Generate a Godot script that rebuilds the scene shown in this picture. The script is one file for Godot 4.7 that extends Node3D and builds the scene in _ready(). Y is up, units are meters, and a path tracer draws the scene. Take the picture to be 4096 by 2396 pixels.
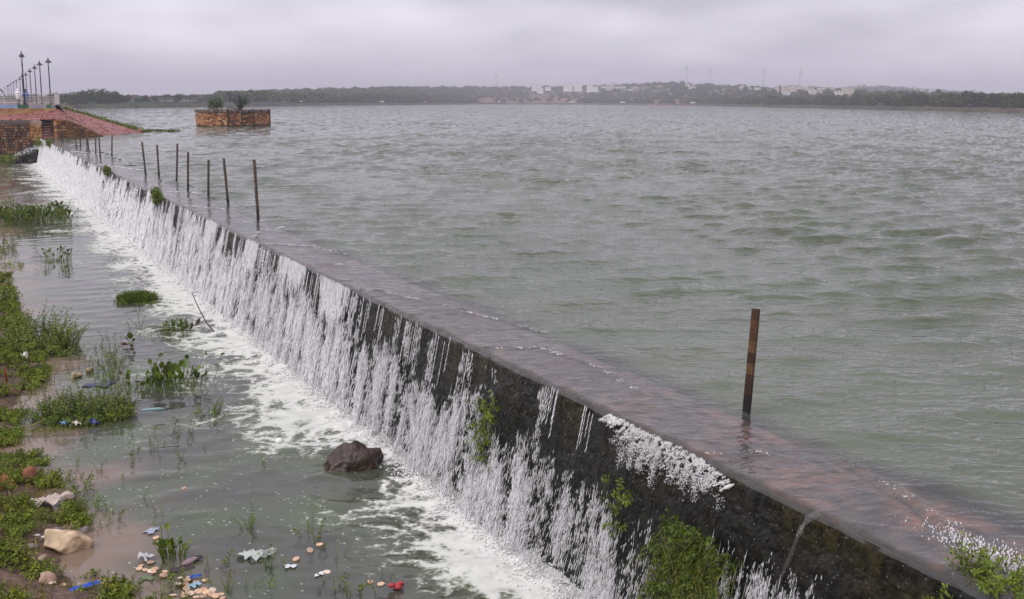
extends Node3D

# World: the weir runs along -Z, the lake lies at +X, lake level is y = 0, the lower pool is at y = PY. Metres.
const PY := -2.5
var rng := RandomNumberGenerator.new()
var used := {}
var M := {}
var nz := FastNoiseLite.new()
var nr := FastNoiseLite.new()
var wave_h := PackedFloat32Array()
var wave_x := PackedFloat32Array()
var wave_z := PackedFloat32Array()
const WN := 320
const WL := 26.0
var stones: Array = []
var surges: Array = []


class MB:
	var v := PackedVector3Array()
	var c := PackedColorArray()
	var uv := PackedVector2Array()
	var ix := PackedInt32Array()
	func p(a: Vector3, col := Color.WHITE) -> int:
		v.append(a); c.append(col)
		return v.size() - 1
	func tri(a: int, b: int, d: int) -> void:
		ix.append(a); ix.append(b); ix.append(d)
	func quad(a: int, b: int, d: int, e: int) -> void:
		ix.append(a); ix.append(b); ix.append(d); ix.append(a); ix.append(d); ix.append(e)
	func box(o: Vector3, s: Vector3, col := Color.WHITE, bs := Basis()) -> void:
		var h := s * 0.5
		var k := v.size()
		for i in 8:
			p(o + bs * Vector3(h.x if i & 1 else -h.x, h.y if i & 2 else -h.y, h.z if i & 4 else -h.z), col)
		quad(k, k + 1, k + 3, k + 2); quad(k + 5, k + 4, k + 6, k + 7)
		quad(k + 4, k, k + 2, k + 6); quad(k + 1, k + 5, k + 7, k + 3)
		quad(k + 2, k + 3, k + 7, k + 6); quad(k + 4, k + 5, k + 1, k)
	func tube(pts: Array, radii: Array, sides := 6, col := Color.WHITE, cap := true) -> void:
		var k := v.size()
		var n := pts.size()
		for i in n:
			var a: Vector3 = pts[maxi(i - 1, 0)]
			var b: Vector3 = pts[mini(i + 1, n - 1)]
			var d := (b - a).normalized()
			var s := d.cross(Vector3(0.31, 0.2, 0.93) if absf(d.y) > 0.9 else Vector3.UP).normalized()
			var t := s.cross(d)
			for j in sides:
				var an := TAU * j / sides
				p(pts[i] + (s * cos(an) + t * sin(an)) * float(radii[i]), col)
		for i in n - 1:
			for j in sides:
				var j2 := (j + 1) % sides
				quad(k + i * sides + j, k + i * sides + j2, k + (i + 1) * sides + j2, k + (i + 1) * sides + j)
		if cap:
			for e in 2:
				var o := k + (0 if e == 0 else (n - 1) * sides)
				var m := p(pts[0] if e == 0 else pts[n - 1], col)
				for j in sides:
					var j2 := (j + 1) % sides
					if e == 0: tri(m, o + j2, o + j)
					else: tri(m, o + j, o + j2)
	func lathe(o: Vector3, prof: Array, sides := 10, col := Color.WHITE) -> void:
		var pts := []
		var rr := []
		for q in prof:
			pts.append(o + Vector3(0, q.y, 0)); rr.append(maxf(q.x, 0.0005))
		var k := v.size()
		for i in pts.size():
			for j in sides:
				var an := TAU * j / sides
				p(pts[i] + Vector3(cos(an), 0, sin(an)) * float(rr[i]), col)
		for i in pts.size() - 1:
			for j in sides:
				var j2 := (j + 1) % sides
				quad(k + i * sides + j, k + i * sides + j2, k + (i + 1) * sides + j2, k + (i + 1) * sides + j)
	func leaf(o: Vector3, d: Vector3, up: Vector3, l: float, w: float, col: Color, droop := 0.2) -> void:
		var s := d.cross(up).normalized() * w * 0.5
		var m := o + d * l * 0.5 - up * l * droop * 0.15
		var k := p(o, col)
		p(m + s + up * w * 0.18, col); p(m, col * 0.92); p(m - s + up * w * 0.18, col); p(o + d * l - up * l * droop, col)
		tri(k, k + 1, k + 2); tri(k + 2, k + 1, k + 4); tri(k, k + 2, k + 3); tri(k + 2, k + 4, k + 3)
	func round_leaf(o: Vector3, d: Vector3, up: Vector3, r: float, col: Color) -> void:
		var s := d.cross(up).normalized()
		var k := p(o + d * r * 0.9 - up * r * 0.12, col * 0.9)
		for i in 9:
			var an := TAU * i / 9.0
			var q := Vector2(cos(an), sin(an))
			p(o + d * (r * 0.95 - q.x * r * 0.95) + s * q.y * r * 0.82 + up * r * 0.16 * absf(q.y), col)
		for i in 9:
			tri(k, k + 1 + (i + 1) % 9, k + 1 + i)
	func rock(o: Vector3, size: Vector3, n: FastNoiseLite, r: RandomNumberGenerator, rough := 0.22, cuts := 7, cell := 14, col := Color.WHITE, bs := Basis()) -> void:
		var k := v.size()
		var planes := []
		for i in cuts:
			planes.append([Vector3(r.randfn(), r.randfn(), r.randfn()).normalized(), r.randf_range(0.55, 0.88)])
		var off := Vector3(r.randf() * 50, r.randf() * 50, r.randf() * 50)
		var w := cell * 2
		for i in cell + 1:
			var th := PI * i / cell
			for j in w:
				var ph := TAU * j / w
				var d := Vector3(sin(th) * cos(ph), cos(th), sin(th) * sin(ph))
				for q in planes:
					var e := d.dot(q[0])
					if e > q[1]: d -= q[0] * (e - q[1]) * 0.85
				d *= 1.0 + rough * n.get_noise_3dv(d * 22.0 + off) + rough * 0.22 * n.get_noise_3dv(d * 70.0 + off)
				var t := 1.0 + 0.25 * n.get_noise_3dv(d * 60.0 + off)
				p(o + bs * (d * size * 0.5), Color(col.r * t, col.g * t, col.b * t))
		for i in cell:
			for j in w:
				var j2 := (j + 1) % w
				quad(k + i * w + j, k + (i + 1) * w + j, k + (i + 1) * w + j2, k + i * w + j2)
	func grid(k: int, nx: int, ny: int, flip := false) -> void:
		for j in ny - 1:
			for i in nx - 1:
				var a := k + j * nx + i
				if flip: quad(a, a + nx, a + nx + 1, a + 1)
				else: quad(a, a + 1, a + nx + 1, a + nx)
	func normals() -> PackedVector3Array:
		var n := PackedVector3Array()
		n.resize(v.size())
		for t in range(0, ix.size(), 3):
			var a := ix[t]
			var b := ix[t + 1]
			var d := ix[t + 2]
			var f := (v[d] - v[a]).cross(v[b] - v[a])
			n[a] += f; n[b] += f; n[d] += f
		for i in n.size():
			n[i] = n[i].normalized() if n[i].length_squared() > 1e-20 else Vector3.UP
		return n
	func mesh(smooth := true, into: ArrayMesh = null) -> ArrayMesh:
		var a := []
		a.resize(Mesh.ARRAY_MAX)
		a[Mesh.ARRAY_VERTEX] = v
		a[Mesh.ARRAY_COLOR] = c
		a[Mesh.ARRAY_INDEX] = ix
		if uv.size() == v.size(): a[Mesh.ARRAY_TEX_UV] = uv
		if smooth: a[Mesh.ARRAY_NORMAL] = normals()
		var m := into if into else ArrayMesh.new()
		m.add_surface_from_arrays(Mesh.PRIMITIVE_TRIANGLES, a)
		return m


# ---------------------------------------------------------------- naming and tagging
func numbered(n: String) -> String:
	var k: int = used.get(n, 0)
	used[n] = k + 1
	return n if k == 0 else "%s_%03d" % [n, k]

func tag(o: Node, label := "", category := "", group := "", kind := "") -> Node:
	if label: o.set_meta("label", label)
	if category: o.set_meta("category", category)
	if group: o.set_meta("group", group)
	if kind: o.set_meta("kind", kind)
	return o

func thing(n: String, at := Vector3.ZERO, turn := 0.0) -> Node3D:
	var o := Node3D.new()
	o.name = numbered(n); o.position = at; o.rotation.y = turn
	add_child(o, true)
	return o

func put(n: String, mesh: Mesh, mat: Material, parent: Node = null, at := Transform3D()) -> MeshInstance3D:
	var o := MeshInstance3D.new()
	o.mesh = mesh; o.transform = at
	if mat: o.material_override = mat
	if parent:
		o.name = n; parent.add_child(o, true)
	else:
		o.name = numbered(n); add_child(o, true)
	return o

func many(n: String, mesh: Mesh, mat: Material, xf: Array, cols: Array, parent: Node = null) -> MultiMeshInstance3D:
	var mm := MultiMesh.new()
	mm.transform_format = MultiMesh.TRANSFORM_3D
	mm.use_colors = cols.size() > 0
	mm.mesh = mesh
	mm.instance_count = xf.size()
	for i in xf.size():
		mm.set_instance_transform(i, xf[i])
		if cols: mm.set_instance_color(i, cols[i])
	var o := MultiMeshInstance3D.new()
	o.multimesh = mm; o.material_override = mat
	if parent:
		o.name = n; parent.add_child(o, true)
	else:
		o.name = numbered(n); add_child(o, true)
	o.set_meta("kind", "stuff")
	return o

func copy(src: Node3D, label := "") -> Node3D:
	var c: Node3D = src.duplicate()
	c.name = numbered(String(src.name).rstrip("0123456789").trim_suffix("_"))
	add_child(c, true)
	if label: c.set_meta("label", label)
	return c

func ordinal(n: int) -> String:
	var ones := ["", "first", "second", "third", "fourth", "fifth", "sixth", "seventh", "eighth", "ninth", "tenth", "eleventh", "twelfth", "thirteenth", "fourteenth", "fifteenth", "sixteenth", "seventeenth", "eighteenth", "nineteenth"]
	if n < 20: return ones[n]
	var tens := ["", "", "twenty", "thirty", "forty", "fifty", "sixty", "seventy", "eighty", "ninety"]
	var even := ["", "", "twentieth", "thirtieth", "fortieth", "fiftieth", "sixtieth", "seventieth", "eightieth", "ninetieth"]
	return even[n / 10] if n % 10 == 0 else tens[n / 10] + "-" + ones[n % 10]

func label_along(list: Array, what: String) -> void:  # numbered from left to right as one sees them
	list.sort_custom(func(a: Node3D, b: Node3D) -> bool: return atan2(a.position.x, -a.position.z) < atan2(b.position.x, -b.position.z))
	for i in list.size():
		var o: Node3D = list[i]
		o.set_meta("label", what % ordinal(i + 1))

func label_near(list: Array, what: String, marks: Array) -> void:  # numbered outwards from the nearest landmark, by side
	var sets := {}
	var right := Vector2(0.90, 0.436)
	for o in list:
		var q := Vector2(o.position.x, o.position.z)
		var best := 0
		for k in marks.size():
			if q.distance_to(marks[k][0]) < q.distance_to(marks[best][0]): best = k
		var d: Vector2 = q - marks[best][0]
		var side := d.dot(right)
		var depth := d.dot(Vector2(0.436, -0.90))
		var word := ("right of" if side > 0 else "left of") if absf(side) > absf(depth) * 0.6 else ("behind" if depth > 0 else "in front of")
		var key: String = word + " the " + marks[best][1]
		if not sets.has(key): sets[key] = []
		sets[key].append([d.length(), o])
	for key in sets:
		sets[key].sort_custom(func(a: Array, b: Array) -> bool: return a[0] < b[0])
		for i in sets[key].size():
			sets[key][i][1].set_meta("label", what % [("nearest" if i == 0 else ordinal(i + 1) + " nearest"), key])

func sm(a: float, b: float, x: float) -> float:
	return smoothstep(a, b, x)

func pw(x: float, xs: Array, ys: Array) -> float:
	if x <= xs[0]: return ys[0]
	for i in xs.size() - 1:
		if x <= xs[i + 1]:
			return lerpf(ys[i], ys[i + 1], (x - xs[i]) / (xs[i + 1] - xs[i]))
	return ys[-1]


# ---------------------------------------------------------------- materials
func noise_maps(n: int, freq: float, seed_: int, lo: float, hi: float, oct := 5, bump := 6.0) -> Array:
	var f := FastNoiseLite.new()
	f.seed = seed_; f.frequency = freq; f.fractal_octaves = oct; f.noise_type = FastNoiseLite.TYPE_SIMPLEX_SMOOTH
	var im := f.get_seamless_image(n, n)
	im.convert(Image.FORMAT_L8)
	var d := im.get_data()
	var o := PackedByteArray()
	o.resize(n * n)
	for i in n * n:
		var t := clampf((d[i] / 255.0 - 0.5) * 1.5 + 0.5, 0, 1)
		o[i] = int(clampf(255.0 * pow(lerpf(lo, hi, t) * 0.85, 1.0 / 2.2), 0, 255))
	var alb := Image.create_from_data(n, n, false, Image.FORMAT_L8, o)
	alb.convert(Image.FORMAT_RGB8)
	var nm: Image = im.duplicate()
	nm.convert(Image.FORMAT_RGBA8)
	nm.bump_map_to_normal_map(bump)
	return [ImageTexture.create_from_image(alb), ImageTexture.create_from_image(nm)]

func mat(n: String, col := Color.WHITE, rough := 0.8, opts := {}) -> StandardMaterial3D:
	var m := StandardMaterial3D.new()
	m.resource_name = n
	m.albedo_color = col.linear_to_srgb() if col != Color.WHITE else col
	m.roughness = rough
	m.vertex_color_use_as_albedo = opts.get("vc", true)
	m.metallic_specular = opts.get("spec", 0.5)
	m.metallic = opts.get("metal", 0.0)
	if opts.has("back"):
		m.backlight_enabled = true
		m.backlight = Color(1, 1, 1) * float(opts.back)
	if opts.has("maps"):
		m.albedo_texture = opts.maps[0]
		m.normal_enabled = true
		m.normal_texture = opts.maps[1]
		m.normal_scale = opts.get("nscale", 1.0)
		m.uv1_triplanar = true
		m.uv1_world_triplanar = opts.get("world", true)
		m.uv1_scale = Vector3.ONE * float(opts.get("scale", 1.0))
	M[n] = m
	return m

func make_materials() -> void:
	var grain := noise_maps(512, 0.012, 3, 0.35, 1.25, 6, 8.0)
	var soft := noise_maps(512, 0.014, 5, 0.6, 1.15, 6, 8.0)
	var coarse := noise_maps(512, 0.006, 9, 0.25, 1.3, 6, 10.0)
	mat("foliage", Color.WHITE, 0.45, {"back": 0.5, "spec": 0.45})
	mat("far_foliage", Color.WHITE, 0.8, {"back": 0.3, "spec": 0.2})
	mat("matte", Color.WHITE, 0.85)
	mat("satin", Color.WHITE, 0.4)
	mat("wood", Color.WHITE, 0.8, {"maps": grain, "scale": 1.5})
	mat("stone", Color.WHITE, 0.8, {"maps": soft, "scale": 0.7, "nscale": 1.0})
	mat("wet_stone", Color.WHITE, 0.22, {"maps": coarse, "scale": 0.6, "nscale": 0.6})
	mat("slab_stone", Color.WHITE, 0.6, {"maps": coarse, "scale": 0.9, "nscale": 0.8, "spec": 0.15})
	mat("slope", Color.WHITE, 0.5, {"maps": soft, "scale": 0.6, "nscale": 0.8, "spec": 0.3})
	mat("boulder", Color.WHITE, 0.35, {"maps": coarse, "scale": 2.2, "nscale": 2.2})
	mat("weir_face", Color.WHITE, 0.3, {"maps": coarse, "scale": 1.6, "nscale": 2.2, "spec": 0.4})
	mat("soil", Color.WHITE, 0.7, {"maps": grain, "scale": 0.9, "nscale": 1.2})
	mat("land", Color.WHITE, 0.95, {"maps": coarse, "scale": 0.02, "nscale": 0.5})
	mat("rust", Color.WHITE, 0.7, {"maps": grain, "scale": 3.0, "spec": 0.4})
	mat("water_white", Color.WHITE, 0.2, {"back": 0.5})
	mat("froth", Color.WHITE, 0.55, {"back": 0.2})
	mat("plastic", Color.WHITE, 0.25, {"back": 0.4})
	mat("cloth", Color.WHITE, 0.75, {"back": 0.3})
	mat("glass", Color(0.8, 0.82, 0.85), 0.15, {"vc": false})
	M.glass.transparency = BaseMaterial3D.TRANSPARENCY_ALPHA
	M.glass.albedo_color.a = 0.35
	# water
	var rip := ripple_map()
	for n in ["lake", "lake_edge", "pool"]:
		var w := mat(n, Color.WHITE, 0.08, {"spec": 0.58})
		w.normal_enabled = true
		w.normal_texture = rip
		w.normal_scale = 0.6
	M.lake_edge.transparency = BaseMaterial3D.TRANSPARENCY_ALPHA
	var dot := Image.create(4, 4, false, Image.FORMAT_RGB8)
	dot.fill(Color.WHITE)
	M.lake_edge.albedo_texture = ImageTexture.create_from_image(dot)
	var film := mat("film", Color(0.9, 0.9, 0.9), 0.07, {"vc": false})
	film.transparency = BaseMaterial3D.TRANSPARENCY_ALPHA
	film.albedo_color.a = 0.04
	film.normal_enabled = true
	film.normal_texture = rip
	film.normal_scale = 0.5
	film.metallic_specular = 0.45
	M.lake_edge.metallic_specular = 0.0
	M.lake_edge.roughness = 0.6


# ---------------------------------------------------------------- waves
func wave_field(n: int, l: float, count: int, lmin: float, lmax: float, dir: Vector2, spread: float, slope: float, seed_: int, sharp: float) -> PackedFloat32Array:
	var r := RandomNumberGenerator.new()
	r.seed = seed_
	var h := PackedFloat32Array()
	h.resize(n * n)
	for w in count:
		var lam := lmin * pow(lmax / lmin, r.randf())
		var an := dir.angle() + r.randfn() * spread
		var ki := roundi(cos(an) * l / lam)
		var kj := roundi(sin(an) * l / lam)
		if ki == 0 and kj == 0: continue
		var ph := r.randf() * TAU
		var amp := pow(lam, 1.05) * r.randf_range(0.5, 1.0)
		var sx := PackedFloat32Array()
		var cx := PackedFloat32Array()
		var sz := PackedFloat32Array()
		var cz := PackedFloat32Array()
		for i in n:
			var a := TAU * ki * i / n + ph
			var b := TAU * kj * i / n
			sx.append(sin(a) * amp); cx.append(cos(a) * amp); sz.append(sin(b)); cz.append(cos(b))
		for j in n:
			var s0 := cz[j]
			var c0 := sz[j]
			var o := j * n
			for i in n:
				h[o + i] += sx[i] * s0 + cx[i] * c0
	var step := l / n
	var acc := 0.0
	for j in range(0, n, 3):
		for i in range(0, n, 3):
			var dx := (h[j * n + (i + 1) % n] - h[j * n + i]) / step
			var dz := (h[((j + 1) % n) * n + i] - h[j * n + i]) / step
			acc += dx * dx + dz * dz
	var k := slope / sqrt(acc / ((n / 3.0) * (n / 3.0)))
	var var_ := 0.0
	for i in n * n:
		h[i] *= k
		var_ += h[i] * h[i]
	var sd := sqrt(var_ / (n * n))
	for i in n * n:  # peaked crests, flat troughs
		var t := h[i] / sd
		t = 2.4 * tanh(t / 2.4)
		h[i] = sd * (t + sharp * (t * t - 1.0) * 0.35)
	return h

func bake_waves() -> void:
	wave_h = wave_field(WN, WL, 90, 0.34, 2.5, Vector2(-0.42, 0.9), 0.48, 0.25, 11, 1.3)
	wave_x.resize(WN * WN); wave_z.resize(WN * WN)
	var st := WL / WN * 2.0
	for j in WN:
		for i in WN:
			wave_x[j * WN + i] = (wave_h[j * WN + (i + 1) % WN] - wave_h[j * WN + (i + WN - 1) % WN]) / st
			wave_z[j * WN + i] = (wave_h[((j + 1) % WN) * WN + i] - wave_h[((j + WN - 1) % WN) * WN + i]) / st

func wave(x: float, z: float) -> Vector3:  # (slope x, height, slope z), bilinear
	var u := fposmod(x / WL, 1.0) * WN
	var w := fposmod(z / WL, 1.0) * WN
	var i := int(u) % WN
	var j := int(w) % WN
	var fu := u - floorf(u)
	var fw := w - floorf(w)
	var i2 := (i + 1) % WN
	var j2 := (j + 1) % WN * WN
	j *= WN
	var a := (1 - fu) * (1 - fw)
	var b := fu * (1 - fw)
	var c := (1 - fu) * fw
	var d := fu * fw
	return Vector3(wave_x[j + i] * a + wave_x[j + i2] * b + wave_x[j2 + i] * c + wave_x[j2 + i2] * d,
		wave_h[j + i] * a + wave_h[j + i2] * b + wave_h[j2 + i] * c + wave_h[j2 + i2] * d,
		wave_z[j + i] * a + wave_z[j + i2] * b + wave_z[j2 + i] * c + wave_z[j2 + i2] * d)

func lake_wave(x: float, z: float) -> Vector3:
	var a := wave(x, z)
	var b := wave((x * 0.77 - z * 0.64) * 0.71 + 5.0, (x * 0.64 + z * 0.77) * 0.71)
	b = Vector3((b.x * 0.77 + b.z * 0.64) * 0.71, b.y, (-b.x * 0.64 + b.z * 0.77) * 0.71)
	var g := 0.75 + 0.55 * nz.get_noise_2d(x * 1.3, z * 1.3)
	return (a * 0.85 + b * 0.35) * g

func ripple_map() -> ImageTexture:
	var n := 512
	var h := wave_field(n, 2.4, 40, 0.06, 0.6, Vector2(-0.42, 0.9), 0.7, 0.2, 5, 0.4)
	var r := RandomNumberGenerator.new()
	r.seed = 8
	for k in 26:  # rings of rain drops
		var ci := r.randi_range(0, n - 1)
		var cj := r.randi_range(0, n - 1)
		var rad := r.randf_range(5.0, 17.0)
		var amp := r.randf_range(0.0012, 0.003)
		for j in range(-24, 25):
			for i in range(-24, 25):
				var d := sqrt(float(i * i + j * j))
				var w := exp(-pow((d - rad) / 3.5, 2.0))
				if w > 0.03:
					h[posmod(cj + j, n) * n + posmod(ci + i, n)] += amp * w * cos((d - rad) * 1.3)
	var out := PackedByteArray()
	out.resize(n * n * 3)
	var st := 2.4 / n * 2.0
	for j in n:
		for i in n:
			var dx := (h[j * n + (i + 1) % n] - h[j * n + (i + n - 1) % n]) / st
			var dz := (h[((j + 1) % n) * n + i] - h[((j + n - 1) % n) * n + i]) / st
			var v := Vector3(-dx, dz, 1.0).normalized()
			var o := (j * n + i) * 3
			out[o] = int(v.x * 127.0 + 128.0); out[o + 1] = int(v.y * 127.0 + 128.0); out[o + 2] = int(v.z * 127.0 + 128.0)
	return ImageTexture.create_from_image(Image.create_from_data(n, n, false, Image.FORMAT_RGB8, out))


# ---------------------------------------------------------------- camera, sky, sun
func make_camera_and_light() -> void:
	var cam := Camera3D.new()
	cam.name = "camera"
	cam.position = Vector3(0, 4.0, 0)
	cam.rotation_degrees = Vector3(-9.986, -25.8775, 0.25)
	cam.fov = 29.815
	cam.near = 0.1
	cam.far = 9000.0
	add_child(cam)
	cam.current = true
	var env := Environment.new()
	env.background_mode = Environment.BG_SKY
	env.tonemap_mode = Environment.TONE_MAPPER_LINEAR
	env.tonemap_exposure = 1.42
	env.sdfgi_enabled = true
	env.ssao_enabled = true
	env.ssil_enabled = true
	env.fog_enabled = true
	env.fog_density = 0.00035
	env.fog_light_color = Color(0.82, 0.81, 0.86)
	var sky := Sky.new()
	var pm := PanoramaSkyMaterial.new()
	pm.panorama = sky_panorama()
	sky.sky_material = pm
	env.sky = sky
	var we := WorldEnvironment.new()
	we.name = "environment"
	we.environment = env
	add_child(we)
	var sun := DirectionalLight3D.new()
	sun.name = "sun"
	sun.light_energy = 0.5
	sun.light_angular_distance = 60.0
	sun.light_color = Color(1.0, 0.985, 0.97)
	sun.shadow_enabled = true
	sun.rotation_degrees = Vector3(-50, -65, 0)
	add_child(sun)

func sky_panorama() -> ImageTexture:
	var w := 1536
	var h := 768
	var d := PackedFloat32Array()
	d.resize(w * h * 3)
	var f := FastNoiseLite.new()
	f.seed = 21; f.frequency = 1.0; f.fractal_octaves = 5; f.noise_type = FastNoiseLite.TYPE_SIMPLEX_SMOOTH
	for j in h:
		var el := PI * (0.5 - (j + 0.5) / h)
		for i in w:
			var o := (j * w + i) * 3
			if el < -0.02:
				d[o] = 0.3; d[o + 1] = 0.29; d[o + 2] = 0.32
				continue
			var az := TAU * (i + 0.5) / w
			var y := maxf(el, 0.0)
			# a flat cloud layer: patches flatten towards the horizon
			var k := 1.0 / (sin(y) + 0.22)
			var q := Vector2(cos(az), sin(az)) * cos(y) * k
			var n := f.get_noise_2d(q.x * 0.55, q.y * 0.55) + 0.4 * f.get_noise_2d(q.x * 1.9 + 9.0, q.y * 1.9)
			var b := 0.53 + 0.15 * sin(y) - 0.10 * sm(0.02, 0.16, y) * (1.0 - sm(0.2, 0.9, y)) + 0.24 * n * sm(0.0, 0.05, y)
			var t := clampf(0.5 + n, 0, 1)
			d[o] = b * lerpf(0.93, 0.955, t); d[o + 1] = b * lerpf(0.895, 0.92, t); d[o + 2] = b * lerpf(1.05, 1.02, t)
	return ImageTexture.create_from_image(Image.create_from_data(w, h, false, Image.FORMAT_RGBF, d.to_byte_array()))


# ---------------------------------------------------------------- the lake
func make_lake() -> void:
	var zs := PackedFloat32Array()
	var z := 3.0
	while z > -1750.0:
		zs.append(z)
		z -= maxf(0.10, 0.0062 * absf(z)) if z > -130.0 else 0.0125 * absf(z)
	var nx := 500
	var base := Color(0.064, 0.081, 0.043)
	var m := ArrayMesh.new()
	for part in 2:
		var mb := MB.new()
		var nrm := PackedVector3Array()
		var cols := 16 if part == 1 else nx
		var rows := 0
		for zz in zs:
			if part == 1 and zz < -131.0: break
			rows += 1
			var far := minf(1.33 * absf(zz) + 22.0, 900.0)
			if zz < -400.0: far = minf(1.33 * absf(zz), 1000.0)
			for i in cols:
				var u := float(i) / (cols - 1)
				var x := 8.6 + u if part == 1 else 9.6 + (far - 9.6) * u
				var w := lake_wave(x, zz)
				var damp := (0.3 + 0.35 * sm(8.3, 9.6, x) + 0.35 * sm(10.0, 40.0, x)) if zz > -131.0 else 1.0
				var fade := 1.0 / (1.0 + pow(absf(zz) / 420.0, 2.0))
				damp *= lerpf(0.9, 1.0, fade)
				# crests lean downwind, so that the faces towards the weir are steeper than the backs
				var lean := 1.3 * sm(9.6, 15.0, x) * damp
				var steep := 1.0 / maxf(0.5, 1.0 + lean * (w.z * 0.9 - w.x * 0.42))
				mb.v.append(Vector3(x - 0.42 * lean * w.y * damp, w.y * damp, zz + 0.9 * lean * w.y * damp))
				nrm.append(Vector3(-w.x * damp * steep, 1.0, -w.z * damp * steep).normalized())
				var g := 1.0 + 0.25 * nz.get_noise_2d(x * 0.35, zz * 0.35)
				var edge := 0.28 * nz.get_noise_1d(zz * 10.0) if part == 1 else 0.0
				mb.c.append(Color(base.r * g, base.g * g, base.b * g, sm(8.70 + edge, 9.30 + edge, x) if part == 1 else 1.0))
				mb.uv.append(Vector2(x, zz) / 2.4)
		mb.grid(0, cols, rows, true)
		var a := []
		a.resize(Mesh.ARRAY_MAX)
		a[Mesh.ARRAY_VERTEX] = mb.v; a[Mesh.ARRAY_NORMAL] = nrm; a[Mesh.ARRAY_COLOR] = mb.c; a[Mesh.ARRAY_TEX_UV] = mb.uv; a[Mesh.ARRAY_INDEX] = mb.ix
		m.add_surface_from_arrays(Mesh.PRIMITIVE_TRIANGLES, a)
		m.surface_set_material(part, M.lake if part == 0 else M.lake_edge)
	var o := put("lake_water", m, null)
	tag(o, "grey green choppy lake stretching to the far shore", "lake", "", "structure")
	# rain drops striking the water: small crowns
	var mb := MB.new()
	mb.lathe(Vector3.ZERO, [Vector2(0.5, 0.0), Vector2(0.42, 0.5), Vector2(0.2, 0.9), Vector2(0.05, 1.4)], 6, Color(0.055, 0.066, 0.04))
	var xf := []
	for i in 2600:
		var zz := -4.0 - 56.0 * pow(rng.randf(), 1.3)
		var x := 9.8 + (absf(zz) * 1.25 - 2.0) * rng.randf()
		var s := rng.randf_range(0.008, 0.022) * (1.0 + absf(zz) / 60.0)
		var damp := 0.65 + 0.35 * sm(10.0, 40.0, x)
		xf.append(Transform3D(Basis().scaled(Vector3(s, s * 0.55, s)), Vector3(x, lake_wave(x, zz).y * damp - 0.004, zz)))
	tag(many("rain_splashes", mb.mesh(), M.lake, xf, []), "tiny splashes of rain drops dotting the lake", "rain")


# ---------------------------------------------------------------- the weir
func slab_colour(x: float, z: float) -> Color:
	var n := nz.get_noise_2d(x * 14.0, z * 14.0) + 0.7 * nr.get_noise_2d(x * 30.0, z * 30.0)
	var r := sm(-19.0, -7.0, z)
	var warm := Color(0.155, 0.092, 0.065).lerp(Color(0.25, 0.125, 0.08), sm(-12.5, -7.0, z))
	var a := Color(0.085, 0.078, 0.070).lerp(warm, clampf(0.45 + n * 1.3, 0, 1) * (0.35 + 0.65 * r))
	return a

func lip_x(z: float) -> float:
	return 0.035 * nz.get_noise_1d(z * 14.0) + 0.02 * nr.get_noise_1d(z * 28.0)

func crack_x(z: float) -> float:
	return pw(z, [-12.0, -9.35, -8.02, -6.91, -6.27, 0.0], [8.98, 8.75, 8.44, 8.07, 7.94, 7.8])

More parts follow.
